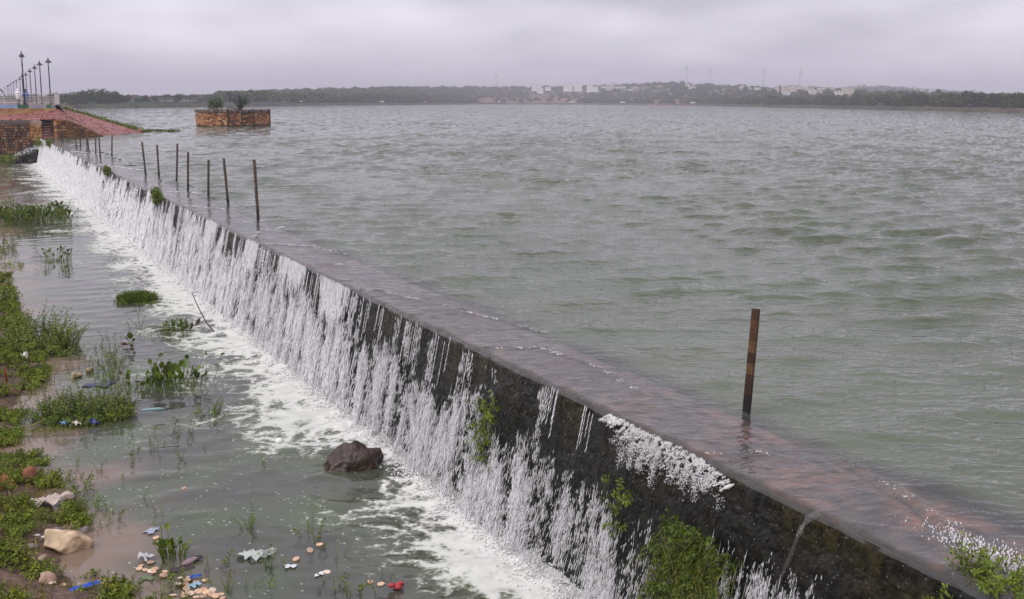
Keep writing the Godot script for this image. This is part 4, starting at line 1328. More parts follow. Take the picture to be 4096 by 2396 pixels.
	# sheets: cloth, bags, foil
	for q in [[Vector3(0.92, PY + 0.06, -15.22), Vector2(0.62, 0.12), Color(0.02, 0.10, 0.55), 0.35, "twisted strip of bright blue cloth lying on the bank", "cloth", M.cloth, 0.05],
		[Vector3(2.46, PY + 0.05, -15.02), Vector2(0.15, 0.08), Color(0.02, 0.09, 0.48), 0.3, "crumpled blue scrap on top of the floating bread heap", "scrap", M.cloth, 0.03],
		[Vector3(2.40, PY + 0.03, -14.78), Vector2(0.14, 0.12), Color(0.3, 0.5, 0.62), 1.2, "crinkled silvery blue foil among the floating breads", "foil", M.plastic, 0.03],
		[Vector3(0.86, PY + 0.11, -18.9), Vector2(0.66, 0.34), Color(0.52, 0.42, 0.37), 0.2, "pale crumpled cloth lying in the bank weeds", "cloth", M.cloth, 0.12],
		[Vector3(2.19, PY + 0.02, -17.09), Vector2(0.24, 0.16), Color(0.36, 0.4, 0.5), 0.4, "clear bluish plastic scrap floating above two breads", "plastic", M.plastic, 0.015],
		[Vector3(3.40, PY + 0.05, -15.42), Vector2(0.46, 0.26), Color(0.5, 0.55, 0.5), -0.2, "clouded plastic bag floating alone in the murky water", "bag", M.plastic, 0.09],
		[Vector3(1.94, PY + 0.05, -16.02), Vector2(0.15, 0.2), Color(0.5, 0.5, 0.52), 0.5, "small greyish plastic bag floating above the small bread heap", "bag", M.plastic, 0.05],
		[Vector3(3.75, PY + 0.02, -14.86), Vector2(0.15, 0.10), Color(0.72, 0.72, 0.76), 0.1, "white torn paper scrap floating below the brown bread", "paper", M.cloth, 0.02],
		[Vector3(4.04, PY + 0.02, -14.42), Vector2(0.16, 0.08), Color(0.75, 0.72, 0.74), 0.7, "white wet paper strip floating next to a round bread", "paper", M.cloth, 0.02],
		[Vector3(2.47, PY + 0.02, -26.9), Vector2(0.65, 0.45), Color(0.03, 0.035, 0.09), 0.2, "dark blue sunken cloth beside the large hyacinth", "cloth", M.plastic, 0.03],
		[Vector3(1.98, PY + 0.07, -23.5), Vector2(0.2, 0.2), Color(0.04, 0.05, 0.2), 0.8, "dark blue plastic scrap at the round bush's front edge", "plastic", M.plastic, 0.09],
		[Vector3(1.66, PY + 0.08, -23.5), Vector2(0.2, 0.16), Color(0.65, 0.55, 0.5), 0.8, "pinkish white scrap caught at the round bush's front", "scrap", M.cloth, 0.07],
		[Vector3(1.45, PY + 0.10, -23.6), Vector2(0.16, 0.12), Color(0.2, 0.35, 0.5), 0.1, "light blue plastic scrap in the round bush's front", "plastic", M.plastic, 0.06],
		[Vector3(1.02, PY + 0.16, -30.2), Vector2(0.2, 0.26), Color(0.72, 0.7, 0.68), 0.3, "white crumpled bag hung in the tall shrub's foot", "bag", M.cloth, 0.12],
		[Vector3(0.78, PY + 0.04, -30.0), Vector2(0.5, 0.2), Color(0.08, 0.32, 0.14), 0.3, "flat green plastic sheet lying in the red mud", "plastic", M.plastic, 0.02],
		[Vector3(0.66, PY + 0.06, -17.35), Vector2(0.36, 0.16), Color(0.74, 0.72, 0.72), 0.1, "white scrap of bag on top of the cream rock's end", "bag", M.cloth, 0.07],
		[Vector3(1.86, PY + 0.012, -15.32), Vector2(0.17, 0.14), Color(0.12, 0.17, 0.07), 0.1, "grey green leaf like scrap floating below the small bread heap", "scrap", M.satin, 0.01],
		[Vector3(0.68, PY + 0.03, -15.05), Vector2(0.26, 0.07), Color(0.012, 0.014, 0.02), -0.6, "black rubber strip lying below the blue cloth", "rubber", M.satin, 0.03],
		[Vector3(2.34, PY + 0.0, -15.45), Vector2(0.3, 0.2), Color(0.05, 0.03, 0.035), 0.9, "dark purple sunken cloth below the small hyacinth", "cloth", M.satin, 0.03]]:
		mb = MB.new()
		var n := 12
		var ph := r.randf() * 9.0
		for j in n:
			for i in n:
				var u := i / (n - 1.0) - 0.5
				var v := j / (n - 1.0) - 0.5
				var s: Vector2 = q[1]
				var h: float = q[7]
				var e := 1.0 + 0.2 * sin(u * 9.0 + ph) * (v + 0.5)
				var y := h * (0.5 - 1.6 * (u * u + v * v)) + h * 0.55 * nr.get_noise_3d(u * 12.0 + ph * 9.0, v * 14.0, ph) + h * 0.35 * sin(u * 17.0 + v * 8.0 + ph)
				var c: Color = q[2]
				mb.p(Vector3(u * s.x * (1.0 + 0.25 * sin(v * 7.0 + ph)), y, v * s.y * e + 0.2 * s.y * sin(u * 6.0 + ph)), c * (1.0 + 0.2 * nr.get_noise_2d(u * 40.0, v * 40.0)))
		mb.grid(0, n, n, false)
		var nm: String = "%s_%s" % [{"cloth": "crumpled", "scrap": "floating", "foil": "crinkled", "plastic": "torn", "bag": "crumpled", "paper": "torn", "rubber": "old"}[q[5]], q[5]]
		tag(put(nm, mb.mesh(), q[6], null, Transform3D(Basis(Vector3.UP, q[3]), q[0])), q[4], q[5])
	# a shoe in the hyacinth: grey pink upper and black rim
	var t := thing("old_shoe", Vector3(2.50, PY, -15.62), 0.5)
	tag(t, "pinkish grey shoe with black rim floating beside the small hyacinth", "shoe")
	mb = MB.new()
	mb.rock(Vector3(0, 0.02, 0), Vector3(0.30, 0.10, 0.11), nz, r, 0.12, 3, 12, Color(0.28, 0.19, 0.22))
	put("upper", mb.mesh(), M.satin, t)
	mb = MB.new()
	var ring := []
	var rr := []
	for i in 17:
		ring.append(Vector3(0.15 + 0.05 * cos(TAU * i / 16), 0.035, 0.045 * sin(TAU * i / 16))); rr.append(0.011)
	mb.tube(ring, rr, 6, Color(0.01, 0.01, 0.011), false)
	put("rim", mb.mesh(), M.satin, t)
	# orange clay bowl, tilted, half buried in the weeds
	t = thing("clay_bowl", Vector3(0.28, PY + 0.17, -20.0))
	tag(t, "broken orange clay bowl tilted in the bank weeds", "bowl")
	mb = MB.new()
	var sh := []
	for i in 9:
		var a := i / 8.0 * 1.35
		sh.append(Vector2(0.30 * sin(a), -0.26 * cos(a) + 0.26))
	mb.lathe(Vector3.ZERO, sh, 22, Color(0.50, 0.14, 0.06))
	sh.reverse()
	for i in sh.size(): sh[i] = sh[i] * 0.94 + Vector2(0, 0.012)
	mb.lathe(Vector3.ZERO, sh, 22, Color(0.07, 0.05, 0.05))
	put("body", mb.mesh(), M.satin, t, Transform3D(Basis(Vector3(0.2, 0, 1).normalized(), 2.5), Vector3(0, 0.1, 0)))
	# round grey plate lying flat among the stones
	mb = MB.new()
	mb.lathe(Vector3.ZERO, [Vector2(0.0, 0.02), Vector2(0.27, 0.02), Vector2(0.31, 0.045), Vector2(0.315, 0.03), Vector2(0.26, 0.0), Vector2(0.0, 0.0)], 24, Color(0.27, 0.22, 0.2))
	tag(put("plate", mb.mesh(), M.satin, null, Transform3D(Basis(Vector3(0, 0, 1), -0.04), Vector3(0.70, PY + 0.09, -29.5))), "flat round grey plate lying on the muddy shore", "plate")
	mb = MB.new()
	mb.rock(Vector3.ZERO, Vector3(0.06, 0.5, 0.34), nz, r, 0.1, 6, 10, Color(0.20, 0.035, 0.02))
	tag(put("clay_shard", mb.mesh(), M.satin, null, Transform3D(Basis(Vector3(1, 0, 0.2).normalized(), 0.35), Vector3(0.52, PY + 0.2, -27.75))), "dark red clay shard standing in the mud at the frame's edge", "shard")
	mb = MB.new()
	mb.tube([Vector3(-0.24, 0, 0), Vector3(-0.2, 0, 0), Vector3(0.1, 0.0, 0), Vector3(0.18, 0, 0), Vector3(0.24, 0, 0)], [0.03, 0.034, 0.034, 0.018, 0.014], 10, Color(0.28, 0.42, 0.44))
	tag(put("plastic_bottle", mb.mesh(), M.plastic, null, Transform3D(Basis(Vector3.UP, -0.1), Vector3(3.26, PY + 0.005, -24.2))), "pale blue plastic bottle floating right of the round bush", "bottle")
	mb = MB.new()
	for i in 5: mb.rock(Vector3(r.randfn() * 0.04, 0.02 + 0.01 * i, r.randfn() * 0.03), Vector3(0.11, 0.07, 0.09), nz, r, 0.4, 2, 9, Color(0.42, 0.05, 0.06))
	tag(put("red_bundle", mb.mesh(), M.plastic, null, Transform3D(Basis(), Vector3(4.85, PY + 0.01, -13.55))), "crumpled red netted bundle floating at the pool's near edge", "bundle")
	mb = MB.new()
	mb.rock(Vector3.ZERO, Vector3(0.15, 0.12, 0.13), nz, r, 0.08, 0, 12, Color(0.85, 0.85, 0.83))
	tag(put("foam_ball", mb.mesh(), M.froth, null, Transform3D(Basis(), Vector3(5.10, PY + 0.02, -20.8))), "small white foam ball floating left of the dark boulder", "ball")
	mb = MB.new()
	mb.tube([Vector3(-0.32, 0, 0.2), Vector3(0.3, 0.10, -0.25)], [0.014, 0.012], 6, Color(0.42, 0.30, 0.10))
	tag(put("yellow_stick", mb.mesh(), M.wood, null, Transform3D(Basis(), Vector3(0.82, PY + 0.04, -23.6))), "yellow stick lying at the left foot of the round bush", "stick")
	mb = MB.new()
	for i in 3: mb.tube([Vector3(-0.1 + 0.05 * i, 0.0, 0.02 * i), Vector3(0.05 + 0.05 * i, 0.05, -0.1)], [0.012, 0.01], 5, Color(0.45, 0.12, 0.05))
	tag(put("orange_twig", mb.mesh(), M.matte, null, Transform3D(Basis(), Vector3(0.18, PY + 0.22, -18.4))), "short orange twigs in the weeds at the frame's edge", "twig")


# ---------------------------------------------------------------- posts on the weir
func make_posts() -> void:
	var list := [[Vector3(8.96, 0, -11.42), Vector3(9.13, 1.36, -11.5)], [Vector3(8.84, 0, -37.89), Vector3(8.78, 2.04, -38.0)], [Vector3(9.23, 0, -44.52), Vector3(9.12, 1.77, -44.6)], [Vector3(9.03, 0, -47.65), Vector3(9.13, 1.56, -47.7)], [Vector3(8.95, 0, -51.89), Vector3(9.05, 1.71, -51.9)], [Vector3(9.34, 0, -57.22), Vector3(9.50, 1.88, -57.3)], [Vector3(9.21, 0, -61.71), Vector3(9.20, 1.68, -61.8)], [Vector3(8.83, 0, -63.64), Vector3(8.71, 1.76, -63.7)], [Vector3(9.48, 0, -84.9), Vector3(9.6, 1.59, -84.9)], [Vector3(8.68, 0, -84.42), Vector3(8.66, 1.58, -84.4)], [Vector3(8.94, 0, -90.07), Vector3(9.01, 1.35, -90.1)], [Vector3(8.76, 0, -94.71), Vector3(8.82, 1.37, -94.7)], [Vector3(8.90, 0, -94.20), Vector3(8.82, 1.19, -94.4)], [Vector3(9.17, 0, -104.6), Vector3(9.2, 1.34, -104.6)], [Vector3(8.76, 0, -103.88), Vector3(8.78, 1.34, -103.9)], [Vector3(9.27, 0, -119.03), Vector3(9.32, 1.10, -119)], [Vector3(8.84, 0, -119.17), Vector3(8.88, 1.06, -119.2)]]
	var words := ["rusty angle iron post standing alone at the near end of the weir", "tallest wooden post, nearest of the far row on the weir", "left leaning wooden post, second of the far row", "short upright wooden post, third of the far row", "grey wooden post, fourth of the far row", "wooden post fifth in the far row, leaning slightly right", "thin wooden post sixth in the far row", "strongly left leaning post, seventh of the far row", "slim post standing off the weir edge where the row thins out", "left leaning slim post beside the one off the edge", "thin straight post before the crossed pair", "upright post of the crossed pair on the weir", "slanted post of the crossed pair on the weir", "slim post on the lake side before the stone wall", "slim post on the weir side before the stone wall", "short thin post at the foot of the steps, lake side", "short thin post at the foot of the steps, weir side"]
	for i in list.size():
		var b: Vector3 = list[i][0]
		var e: Vector3 = list[i][1]
		b.y = -0.35
		var ax := (e - b)
		var l := ax.length()
		var y := ax.normalized()
		var x := y.cross(Vector3(0.45, 0, 0.9)).normalized() if i else y.cross(Vector3(0.55, 0, 0.83)).normalized()
		var bs := Basis(x, y, x.cross(y))
		var mb := MB.new()
		if i == 0:  # an angle iron: two thin flanges
			var n := 12
			for k in n:
				var c := Color(0.21, 0.105, 0.045).lerp(Color(0.06, 0.034, 0.022), clampf(0.5 + nr.get_noise_1d(k * 17.0) * 1.2, 0, 1))
				if k < 4: c = Color(0.022, 0.017, 0.014)
				mb.box(Vector3(0, l * (k + 0.5) / n, 0), Vector3(0.105, l / n, 0.012), c)
				mb.box(Vector3(0.047, l * (k + 0.5) / n, -0.056), Vector3(0.012, l / n, 0.10), c * 0.9)
			tag(put("angle_iron_post", mb.mesh(false), M.rust, null, Transform3D(bs, b)), words[i], "post", "")
		else:
			var n := 8
			var pts := []
			var rad := []
			var k0 := 0
			for k in n + 1:
				var h := l * k / n
				pts.append(Vector3(0.012 * nr.get_noise_2d(k * 30.0, i * 50.0), h, 0.012 * nr.get_noise_2d(k * 30.0, i * 50.0 + 9)))
				rad.append(0.052 + 0.006 * nr.get_noise_2d(k * 40.0, i * 9.0))
			mb.tube(pts, rad, 7, Color(0.10, 0.065, 0.045))
			for k in mb.v.size():
				var h := mb.v[k].y
				mb.c[k] = Color(0.018, 0.015, 0.013).lerp(Color(0.115, 0.075, 0.055), sm(0.45, 0.75, h)) if h < 0.8 else Color(0.115, 0.075, 0.055).lerp(Color(0.16, 0.13, 0.11), sm(0.8, l, h) * 0.6)
			tag(put("wooden_post", mb.mesh(), M.wood, null, Transform3D(bs, b)), words[i], "post", "posts along the weir")


# ---------------------------------------------------------------- masonry
func stone_kinds() -> void:
	for k in 6:
		var mb := MB.new()
		var c := Color.WHITE
		var j := 0.07
		for z in [-0.5, 0.32]:
			for q in [Vector2(-0.5, -0.5), Vector2(0.5, -0.5), Vector2(0.5, 0.5), Vector2(-0.5, 0.5)]:
				mb.p(Vector3(q.x, q.y, z), c)
		for q in [Vector2(-0.5, -0.5), Vector2(0.5, -0.5), Vector2(0.5, 0.5), Vector2(-0.5, 0.5)]:
			mb.p(Vector3(q.x * (0.84 + rng.randf_range(-j, j)), q.y * (0.78 + rng.randf_range(-j, j)), 0.5 + rng.randf_range(-j, j)), c)
		for i in 2:
			for e in 4:
				var a := i * 4 + e
				var b := i * 4 + (e + 1) % 4
				mb.quad(a, a + 4, b + 4, b)
		mb.quad(8, 11, 10, 9)
		stones.append(mb.mesh(false))

func stone_mats(n: String, cols: Array, rough: float) -> Array:
	var out: Array = []
	for i in cols.size():
		var m: StandardMaterial3D = M.stone.duplicate()
		m.albedo_color = (cols[i] as Color).linear_to_srgb()
		m.vertex_color_use_as_albedo = false
		m.roughness = rough
		m.uv1_scale = Vector3.ONE * 1.1
		out.append(m)
	return out

func course_wall(parent: Node, a: Vector3, b: Vector3, y0: float, top: Callable, ch: float, sl: float, depth: float, mats: Array, pick := -1) -> void:
	# courses of separate stones in front of the plane a-b; (a, b) run so that the outside lies to the right of a -> b seen from above
	var d := Vector3(b.x - a.x, 0, b.z - a.z)
	var l := d.length()
	d /= l
	var out := Vector3(-d.z, 0, d.x)
	var bs := Basis(d, Vector3.UP, out)
	if bs.determinant() < 0: bs = Basis(-d, Vector3.UP, out)
	var y := y0
	var row := 0
	while y < y0 + 6.0:
		var h := ch * rng.randf_range(0.85, 1.15)
		var s := -rng.randf() * sl * 0.7
		var any := false
		while s < l:
			var w := sl * rng.randf_range(0.6, 1.5)
			var s0 := maxf(s, 0.0)
			var s1 := minf(s + w, l)
			s += w
			if s1 - s0 < 0.08: continue
			var mid := (s0 + s1) * 0.5
			var tp: float = top.call(mid / l)
			if y + h * 0.35 > tp: continue
			any = true
			var hh := minf(h, tp - y)
			var o := a + d * mid + out * rng.randf_range(0.0, 0.05)
			o.y = y + hh * 0.5
			var m := put("stone", stones[rng.randi() % 6], mats[rng.randi() % mats.size()], parent, Transform3D(bs.scaled_local(Vector3(s1 - s0 - 0.02, hh - 0.02, depth)), o))
		y += h
		row += 1
		if not any: break


# ---------------------------------------------------------------- stone tower standing in the lake
func make_tower() -> void:
	var t := thing("stone_intake_tower", Vector3(39.3, 0, -182.0))
	tag(t, "low ochre stone block tower standing in the lake", "tower")
	var c := [Vector3(-5.35, 0, -3.2), Vector3(-5.2, 0, 3.0), Vector3(-2.1, 0, 4.7), Vector3(0.15, 0, 3.55), Vector3(2.2, 0, 2.2), Vector3(5.45, 0, -0.75), Vector3(5.2, 0, -4.5), Vector3(0, 0, -7.0)]
	# plan outline, clockwise from the back left corner as seen from above
	var mb := MB.new()
	var k := mb.v.size()
	for q in c: mb.p(q * 0.955 + Vector3(0, -1.0, 0), Color(0.06, 0.035, 0.02))
	for q in c: mb.p(q * 0.955 + Vector3(0, 2.52, 0), Color(0.09, 0.06, 0.04))
	for i in 8:
		var i2 := (i + 1) % 8
		mb.quad(k + i, k + 8 + i, k + 8 + i2, k + i2)
	for i in range(1, 7): mb.tri(8, 8 + i + 1, 8 + i)
	put("core", mb.mesh(false), M.stone, t)
	var mats := stone_mats("ochre", [Color(0.640, 0.272, 0.072), Color(0.480, 0.176, 0.048), Color(0.768, 0.400, 0.144), Color(0.384, 0.144, 0.056), Color(0.208, 0.096, 0.048), Color(0.576, 0.240, 0.080), Color(0.672, 0.384, 0.208)], 0.75)
	var dark := stone_mats("dark", [Color(0.176, 0.088, 0.048), Color(0.096, 0.056, 0.032), Color(0.320, 0.128, 0.048), Color(0.256, 0.112, 0.048)], 0.7)
	var foot := stone_mats("foot", [Color(0.02, 0.018, 0.014), Color(0.035, 0.025, 0.018)], 0.3)
	var cope := stone_mats("cope", [Color(0.17, 0.12, 0.09), Color(0.25, 0.18, 0.13), Color(0.10, 0.06, 0.045)], 0.8)
	for i in [0, 1, 2, 3, 4, 5]:
		var a: Vector3 = c[i]
		var b: Vector3 = c[i + 1]
		course_wall(t, a, b, -0.2, func(_u: float) -> float: return 0.14, 0.34, 0.6, 0.5, foot)
		course_wall(t, a, b, 0.14, func(_u: float) -> float: return 2.06, 0.27, 0.62 if i != 1 else 0.5, 0.5, mats if i != 3 else dark + mats.slice(0, 2))
		var n := int(a.distance_to(b) / 0.8) + 1
		var d := (b - a) / n
		var out := Vector3(-d.z, 0, d.x).normalized()
		for q in n:
			var bs := Basis(d.normalized(), Vector3.UP, out)
			put("coping_stone", stones[q % 6], cope[q % 3], t, Transform3D(bs.scaled_local(Vector3(d.length() - 0.03, 0.42 + 0.06 * (q % 2), 0.7)), a + d * (q + 0.5) + Vector3(0, 2.31, 0) + out * 0.05))
	for i in [2, 3, 4, 5]:
		mb = MB.new()
		mb.box((c[i] as Vector3) * 1.0 + Vector3(0, 1.2, 0.0) + (c[i] as Vector3).normalized() * 0.2, Vector3(0.22, 2.9, 0.3), Color(0.05, 0.028, 0.015), Basis(Vector3.UP, 0.6))
		put("corner_pilaster", mb.mesh(false), M.stone, t)
	var r := RandomNumberGenerator.new()
	r.seed = 9
	mb = MB.new()
	for i in 420:
		var ctr: Vector3 = [Vector3(-0.62, 0.85, 0), Vector3(0.55, 1.15, 0), Vector3(0.5, 0.5, 0.1), Vector3(-0.6, 0.4, 0)][i % 4]
		var d := Vector3(r.randfn(), r.randfn(), r.randfn()).normalized() * pow(r.randf(), 0.4)
		var o := ctr + d * Vector3(0.62, 0.62, 0.6)
		mb.leaf(o, Vector3(d.x + r.randfn() * 0.4, d.y + 0.3, d.z).normalized(), Vector3(r.randfn(), 1, r.randfn()).normalized(), 0.3, 0.2, green(r, 0.12), 0.2)
	var s := thing("round_leaved_shrub", Vector3(36.2, 2.5, -181.5))
	tag(s, "dense twin headed dark green shrub on the stone tower's left", "shrub")
	put("foliage", mb.mesh(false), M.foliage, s)
	mb = MB.new()
	for q in [Vector3(-0.6, 0.8, 0), Vector3(0.55, 1.1, 0)]: mb.tube([Vector3(0, -0.1, 0), q * 0.6, q], [0.07, 0.05, 0.02], 5, Color(0.06, 0.045, 0.03))
	put("stem", mb.mesh(), M.matte, s)
	s = thing("feathery_shrub", Vector3(40.3, 2.5, -183.0))
	tag(s, "spreading feathery green shrub on the middle of the stone tower", "shrub")
	mb = MB.new()
	var st := MB.new()
	for i in 26:
		var up := r.randf()
		var tip := Vector3(-2.6 + 3.9 * r.randf(), 0.35 + 2.3 * up * up, r.randfn() * 0.5)
		if i < 14: tip = Vector3(r.randf_range(-0.6, 1.5), r.randf_range(1.1, 2.2), r.randfn() * 0.5)
		var pts := [Vector3(-0.1 + 0.1 * r.randfn(), -0.1, 0), tip * Vector3(0.5, 0.62, 0.6), tip]
		st.tube(pts, [0.05, 0.03, 0.01], 4, Color(0.05, 0.05, 0.03), false)
		for kk in 46:
			var f := sqrt(r.randf())
			var o := (pts[0] as Vector3).lerp(pts[1], f * 2.0) if f < 0.5 else (pts[1] as Vector3).lerp(pts[2], f * 2.0 - 1.0)
			o += Vector3(r.randfn(), r.randfn(), r.randfn()) * 0.13
			mb.leaf(o, (tip.normalized() + Vector3(r.randfn(), r.randfn(), r.randfn()) * 0.6).normalized(), Vector3(r.randfn(), 1, r.randfn()).normalized(), 0.24, 0.07, Color(0.022, 0.05, 0.02) * r.randf_range(0.7, 1.5), 0.1)
	put("foliage", mb.mesh(false), M.foliage, s)
	put("branches", st.mesh(), M.matte, s)


# ---------------------------------------------------------------- embankment end, walls, promenade
func make_embankment() -> void:
	# stone-pitched slope: lofted between the wall tops / waterline and the foot of the parapet
	var low := [Vector3(-3, 1.82, -133.6), Vector3(3.8, 1.84, -132.2), Vector3(7.66, 1.88, -129.6), Vector3(8.9, 1.90, -128.4), Vector3(10.26, 1.78, -129.7), Vector3(12.3, 0.88, -131.5), Vector3(14.25, -0.12, -133.3), Vector3(17.5, -0.2, -140.0), Vector3(20.9, -0.2, -147.0), Vector3(20.5, -0.6, -152.0), Vector3(18.5, -0.8, -158.0)]
	var high := [Vector3(-3, 2.45, -133.9), Vector3(3.9, 2.38, -134.3), Vector3(6.9, 2.5, -135.8), Vector3(8.4, 2.7, -136.6), Vector3(9.3, 2.85, -137.1), Vector3(9.8, 2.94, -137.4), Vector3(10.1, 2.96, -139.2), Vector3(10.6, 2.95, -143.5), Vector3(11.1, 2.93, -148.0), Vector3(11.3, 2.9, -152.0), Vector3(11.6, 2.9, -158.0)]
	var mb := MB.new()
	var nu := 121
	var nv := 26
	for j in nv:
		var v := j / (nv - 1.0)
		for i in nu:
			var f := i / (nu - 1.0) * (low.size() - 1)
			var k := mini(int(f), low.size() - 2)
			var a: Vector3 = (low[k] as Vector3).lerp(low[k + 1], f - k)
			var b: Vector3 = (high[k] as Vector3).lerp(high[k + 1], f - k)
			var p := a.lerp(b, v)
			p.y += 0.05 * nr.get_noise_2d(p.x * 22.0, p.z * 22.0) * sm(0.0, 0.15, v) + 0.05 * sin(v * PI)
			var n := nz.get_noise_2d(p.x * 9.0, p.z * 9.0)
			var c := Color(0.36, 0.12, 0.10).lerp(Color(0.42, 0.19, 0.165), clampf(0.5 + n * 1.6, 0, 1))
			c = c.lerp(Color(0.27, 0.10, 0.03), sm(0.35, 0.0, i / (nu - 1.0)) * sm(0.4, 0.9, v) * 0.8)
			mb.p(p, c)
	mb.grid(0, nu, nv, false)
	var t := thing("stone_pitched_embankment")
	tag(t, "red stone pitched embankment sloping down into the lake", "embankment")
	put("slope", mb.mesh(), M.slope, t)
	var sx := []
	var sc := []
	for i in 420:
		var f := rng.randf_range(1.2, 9.4)
		var k := int(f)
		var v := rng.randf_range(0.02, 0.96)
		var p := (low[k] as Vector3).lerp(low[k + 1], f - k).lerp((high[k] as Vector3).lerp(high[k + 1], f - k), v)
		var s := rng.randf_range(0.2, 0.6)
		p.y += 0.03 + 0.05 * sin(v * PI)
		sx.append(Transform3D(Basis(Vector3.UP, rng.randf() * 6.0).scaled(Vector3(s, 0.07, s * 0.7)), p - Vector3(0, 0.012, 0)))
		sc.append([Color(0.40, 0.155, 0.135), Color(0.42, 0.18, 0.155), Color(0.38, 0.14, 0.12), Color(0.40, 0.16, 0.14), Color(0.26, 0.09, 0.075)][mini(rng.randi() % 5, rng.randi() % 5 + 1)])
	var r := RandomNumberGenerator.new()
	r.seed = 3
	var st := MB.new()
	st.rock(Vector3.ZERO, Vector3(1, 1, 1), nz, r, 0.2, 8, 5)
	many("pitching_stones", st.mesh(false), M.slope, sx, sc, t)
	# rubble band between slope and parapet
	mb = MB.new()
	for j in 9:
		for i in 61:
			var u := i / 60.0
			var v := j / 8.0
			var a := Vector3(-3, 0, -134.0).lerp(Vector3(9.75, 0, -137.45), u)
			var y := lerpf(pw(u, [0.0, 0.54, 0.76, 0.9, 1.0], [2.35, 2.3, 2.45, 2.65, 2.85]), 3.02, v)
			mb.p(Vector3(a.x, y, a.z + (1 - v) * 0.7 + 0.10 * nr.get_noise_2d(a.x * 20.0, y * 40.0)), Color(0.30, 0.12, 0.03).lerp(Color(0.40, 0.23, 0.10), clampf(0.5 + nz.get_noise_2d(a.x * 20.0, y * 30.0) * 2.0, 0, 1)))
	mb.grid(0, 61, 9, false)
	put("rubble_footing", mb.mesh(), M.stone, t)
	# left training wall with rounded coping
	var w := thing("stone_wall", Vector3.ZERO)
	tag(w, "tall brown block stone wall with rounded coping left of the steps", "wall")
	mb = MB.new()
	var a := Vector3(7.70, 0, -129.35)
	var b := Vector3(-3.0, 0, -133.3)
	var d := (a - b).normalized()
	var out := Vector3(-d.z, 0, d.x)
	var bs := Basis(d, Vector3.UP, out)
	var len_ := a.distance_to(b)
	mb.box((a + b) * 0.5 + Vector3(0, -0.5, 0) - out * 0.46, Vector3(len_, 4.1, 0.8), Color(0.035, 0.022, 0.015), bs)
	put("core", mb.mesh(false), M.stone, w)
	var brown := stone_mats("wallstone", [Color(0.192, 0.080, 0.032), Color(0.136, 0.056, 0.024), Color(0.088, 0.044, 0.028), Color(0.248, 0.120, 0.048), Color(0.072, 0.052, 0.044), Color(0.272, 0.160, 0.088), Color(0.120, 0.044, 0.024)], 0.7)
	var orange := stone_mats("quoin", [Color(0.438, 0.196, 0.046), Color(0.392, 0.150, 0.040), Color(0.484, 0.265, 0.104)], 0.7)
	var e := Vector3(6.55, 0, 0)
	e.z = lerpf(b.z, a.z, (6.55 - b.x) / (a.x - b.x))
	course_wall(w, b, e, -2.5, func(_u: float) -> float: return 1.38, 0.29, 0.42, 0.4, brown)
	course_wall(w, e, a, -0.3, func(_u: float) -> float: return 1.38, 0.34, 0.55, 0.42, orange)
	course_wall(w, e, a, -2.5, func(_u: float) -> float: return -0.3, 0.34, 0.5, 0.42, brown)
	mb = MB.new()
	var n := 14
	for i in 41:
		var f := i / 40.0
		var rise := 1.0 - 0.35 * sm(0.965, 1.0, f)
		for j in n:
			var an := PI * j / (n - 1.0)
			var o := b.lerp(a, f) - out * 0.3 + out * cos(an) * 0.42
			mb.p(Vector3(o.x, 1.36 + 0.5 * sin(an) * rise + 0.03 * nr.get_noise_2d(f * 400.0, an * 30.0), o.z), Color(0.075, 0.05, 0.042).lerp(Color(0.34, 0.22, 0.18), sm(0.88, 0.93, f) * 0.8 + 0.12 * absf(nr.get_noise_2d(f * 300.0, 4.0))))
	mb.grid(0, n, 41, true)
	put("coping", mb.mesh(), M.stone, w)
	# right wing wall that follows the slope down to the water
	w = thing("stone_wall", Vector3.ZERO)
	tag(w, "orange block stone wing wall tapering down into the lake right of the steps", "wall")
	a = Vector3(8.85, 0, -128.05)
	b = Vector3(10.2, 0, -129.3)
	e = Vector3(14.2, 0, -133.15)
	course_wall(w, a, b, -0.25, func(u: float) -> float: return 1.86 - 0.06 * u, 0.31, 0.55, 0.45, orange + brown.slice(0, 2) + brown.slice(3, 4))
	course_wall(w, b, e, -0.25, func(u: float) -> float: return 1.80 - 1.95 * pow(u, 1.15), 0.29, 0.5, 0.45, orange + brown.slice(0, 1) + brown.slice(3, 4))
	mb = MB.new()
	for q in [[a, b, 1.85, 1.79], [b, e, 1.79, -0.1]]:
		var s: Vector3 = q[0]
		var f: Vector3 = q[1]
		var dd := (f - s).normalized()
		var oo := Vector3(-dd.z, 0, dd.x)
		var k := mb.v.size()
		for g in [[s, q[2]], [f, q[3]]]:
			for h in [[0.20, 0.0], [0.16, 0.09], [-0.5, 0.10], [-0.5, -1.2]]:
				mb.p(Vector3(g[0].x, g[1] + h[1], g[0].z) + oo * h[0], Color(0.33, 0.17, 0.09))
		for h in 3: mb.quad(k + h, k + 4 + h, k + 5 + h, k + 1 + h)
	put("coping", mb.mesh(false), M.stone, w)
	# steps between the walls
	w = thing("stone_steps", Vector3.ZERO)
	tag(w, "narrow red stone steps climbing between the two walls", "steps")
	for i in 7:
		mb = MB.new()
		mb.box(Vector3(8.27, -0.02 + 0.27 * i - 0.1, -128.9 - 0.30 * i - 0.6), Vector3(1.25, 0.30, 1.5), Color(0.26, 0.10, 0.08))
		mb.box(Vector3(8.27, 0.115 + 0.27 * i, -128.19 - 0.30 * i), Vector3(1.25, 0.05, 0.07), Color(0.55, 0.34, 0.30))
		put("step", mb.mesh(false), M.stone, w)
	mb = MB.new()
	for i in 40: mb.leaf(Vector3(8.72 + rng.randfn() * 0.12, 0.15 + 1.5 * rng.randf(), -128.3 - rng.randf() * 0.8), Vector3(rng.randfn(), rng.randf(), 1).normalized(), Vector3.UP, 0.28, 0.16, Color(0.02, 0.04, 0.012))
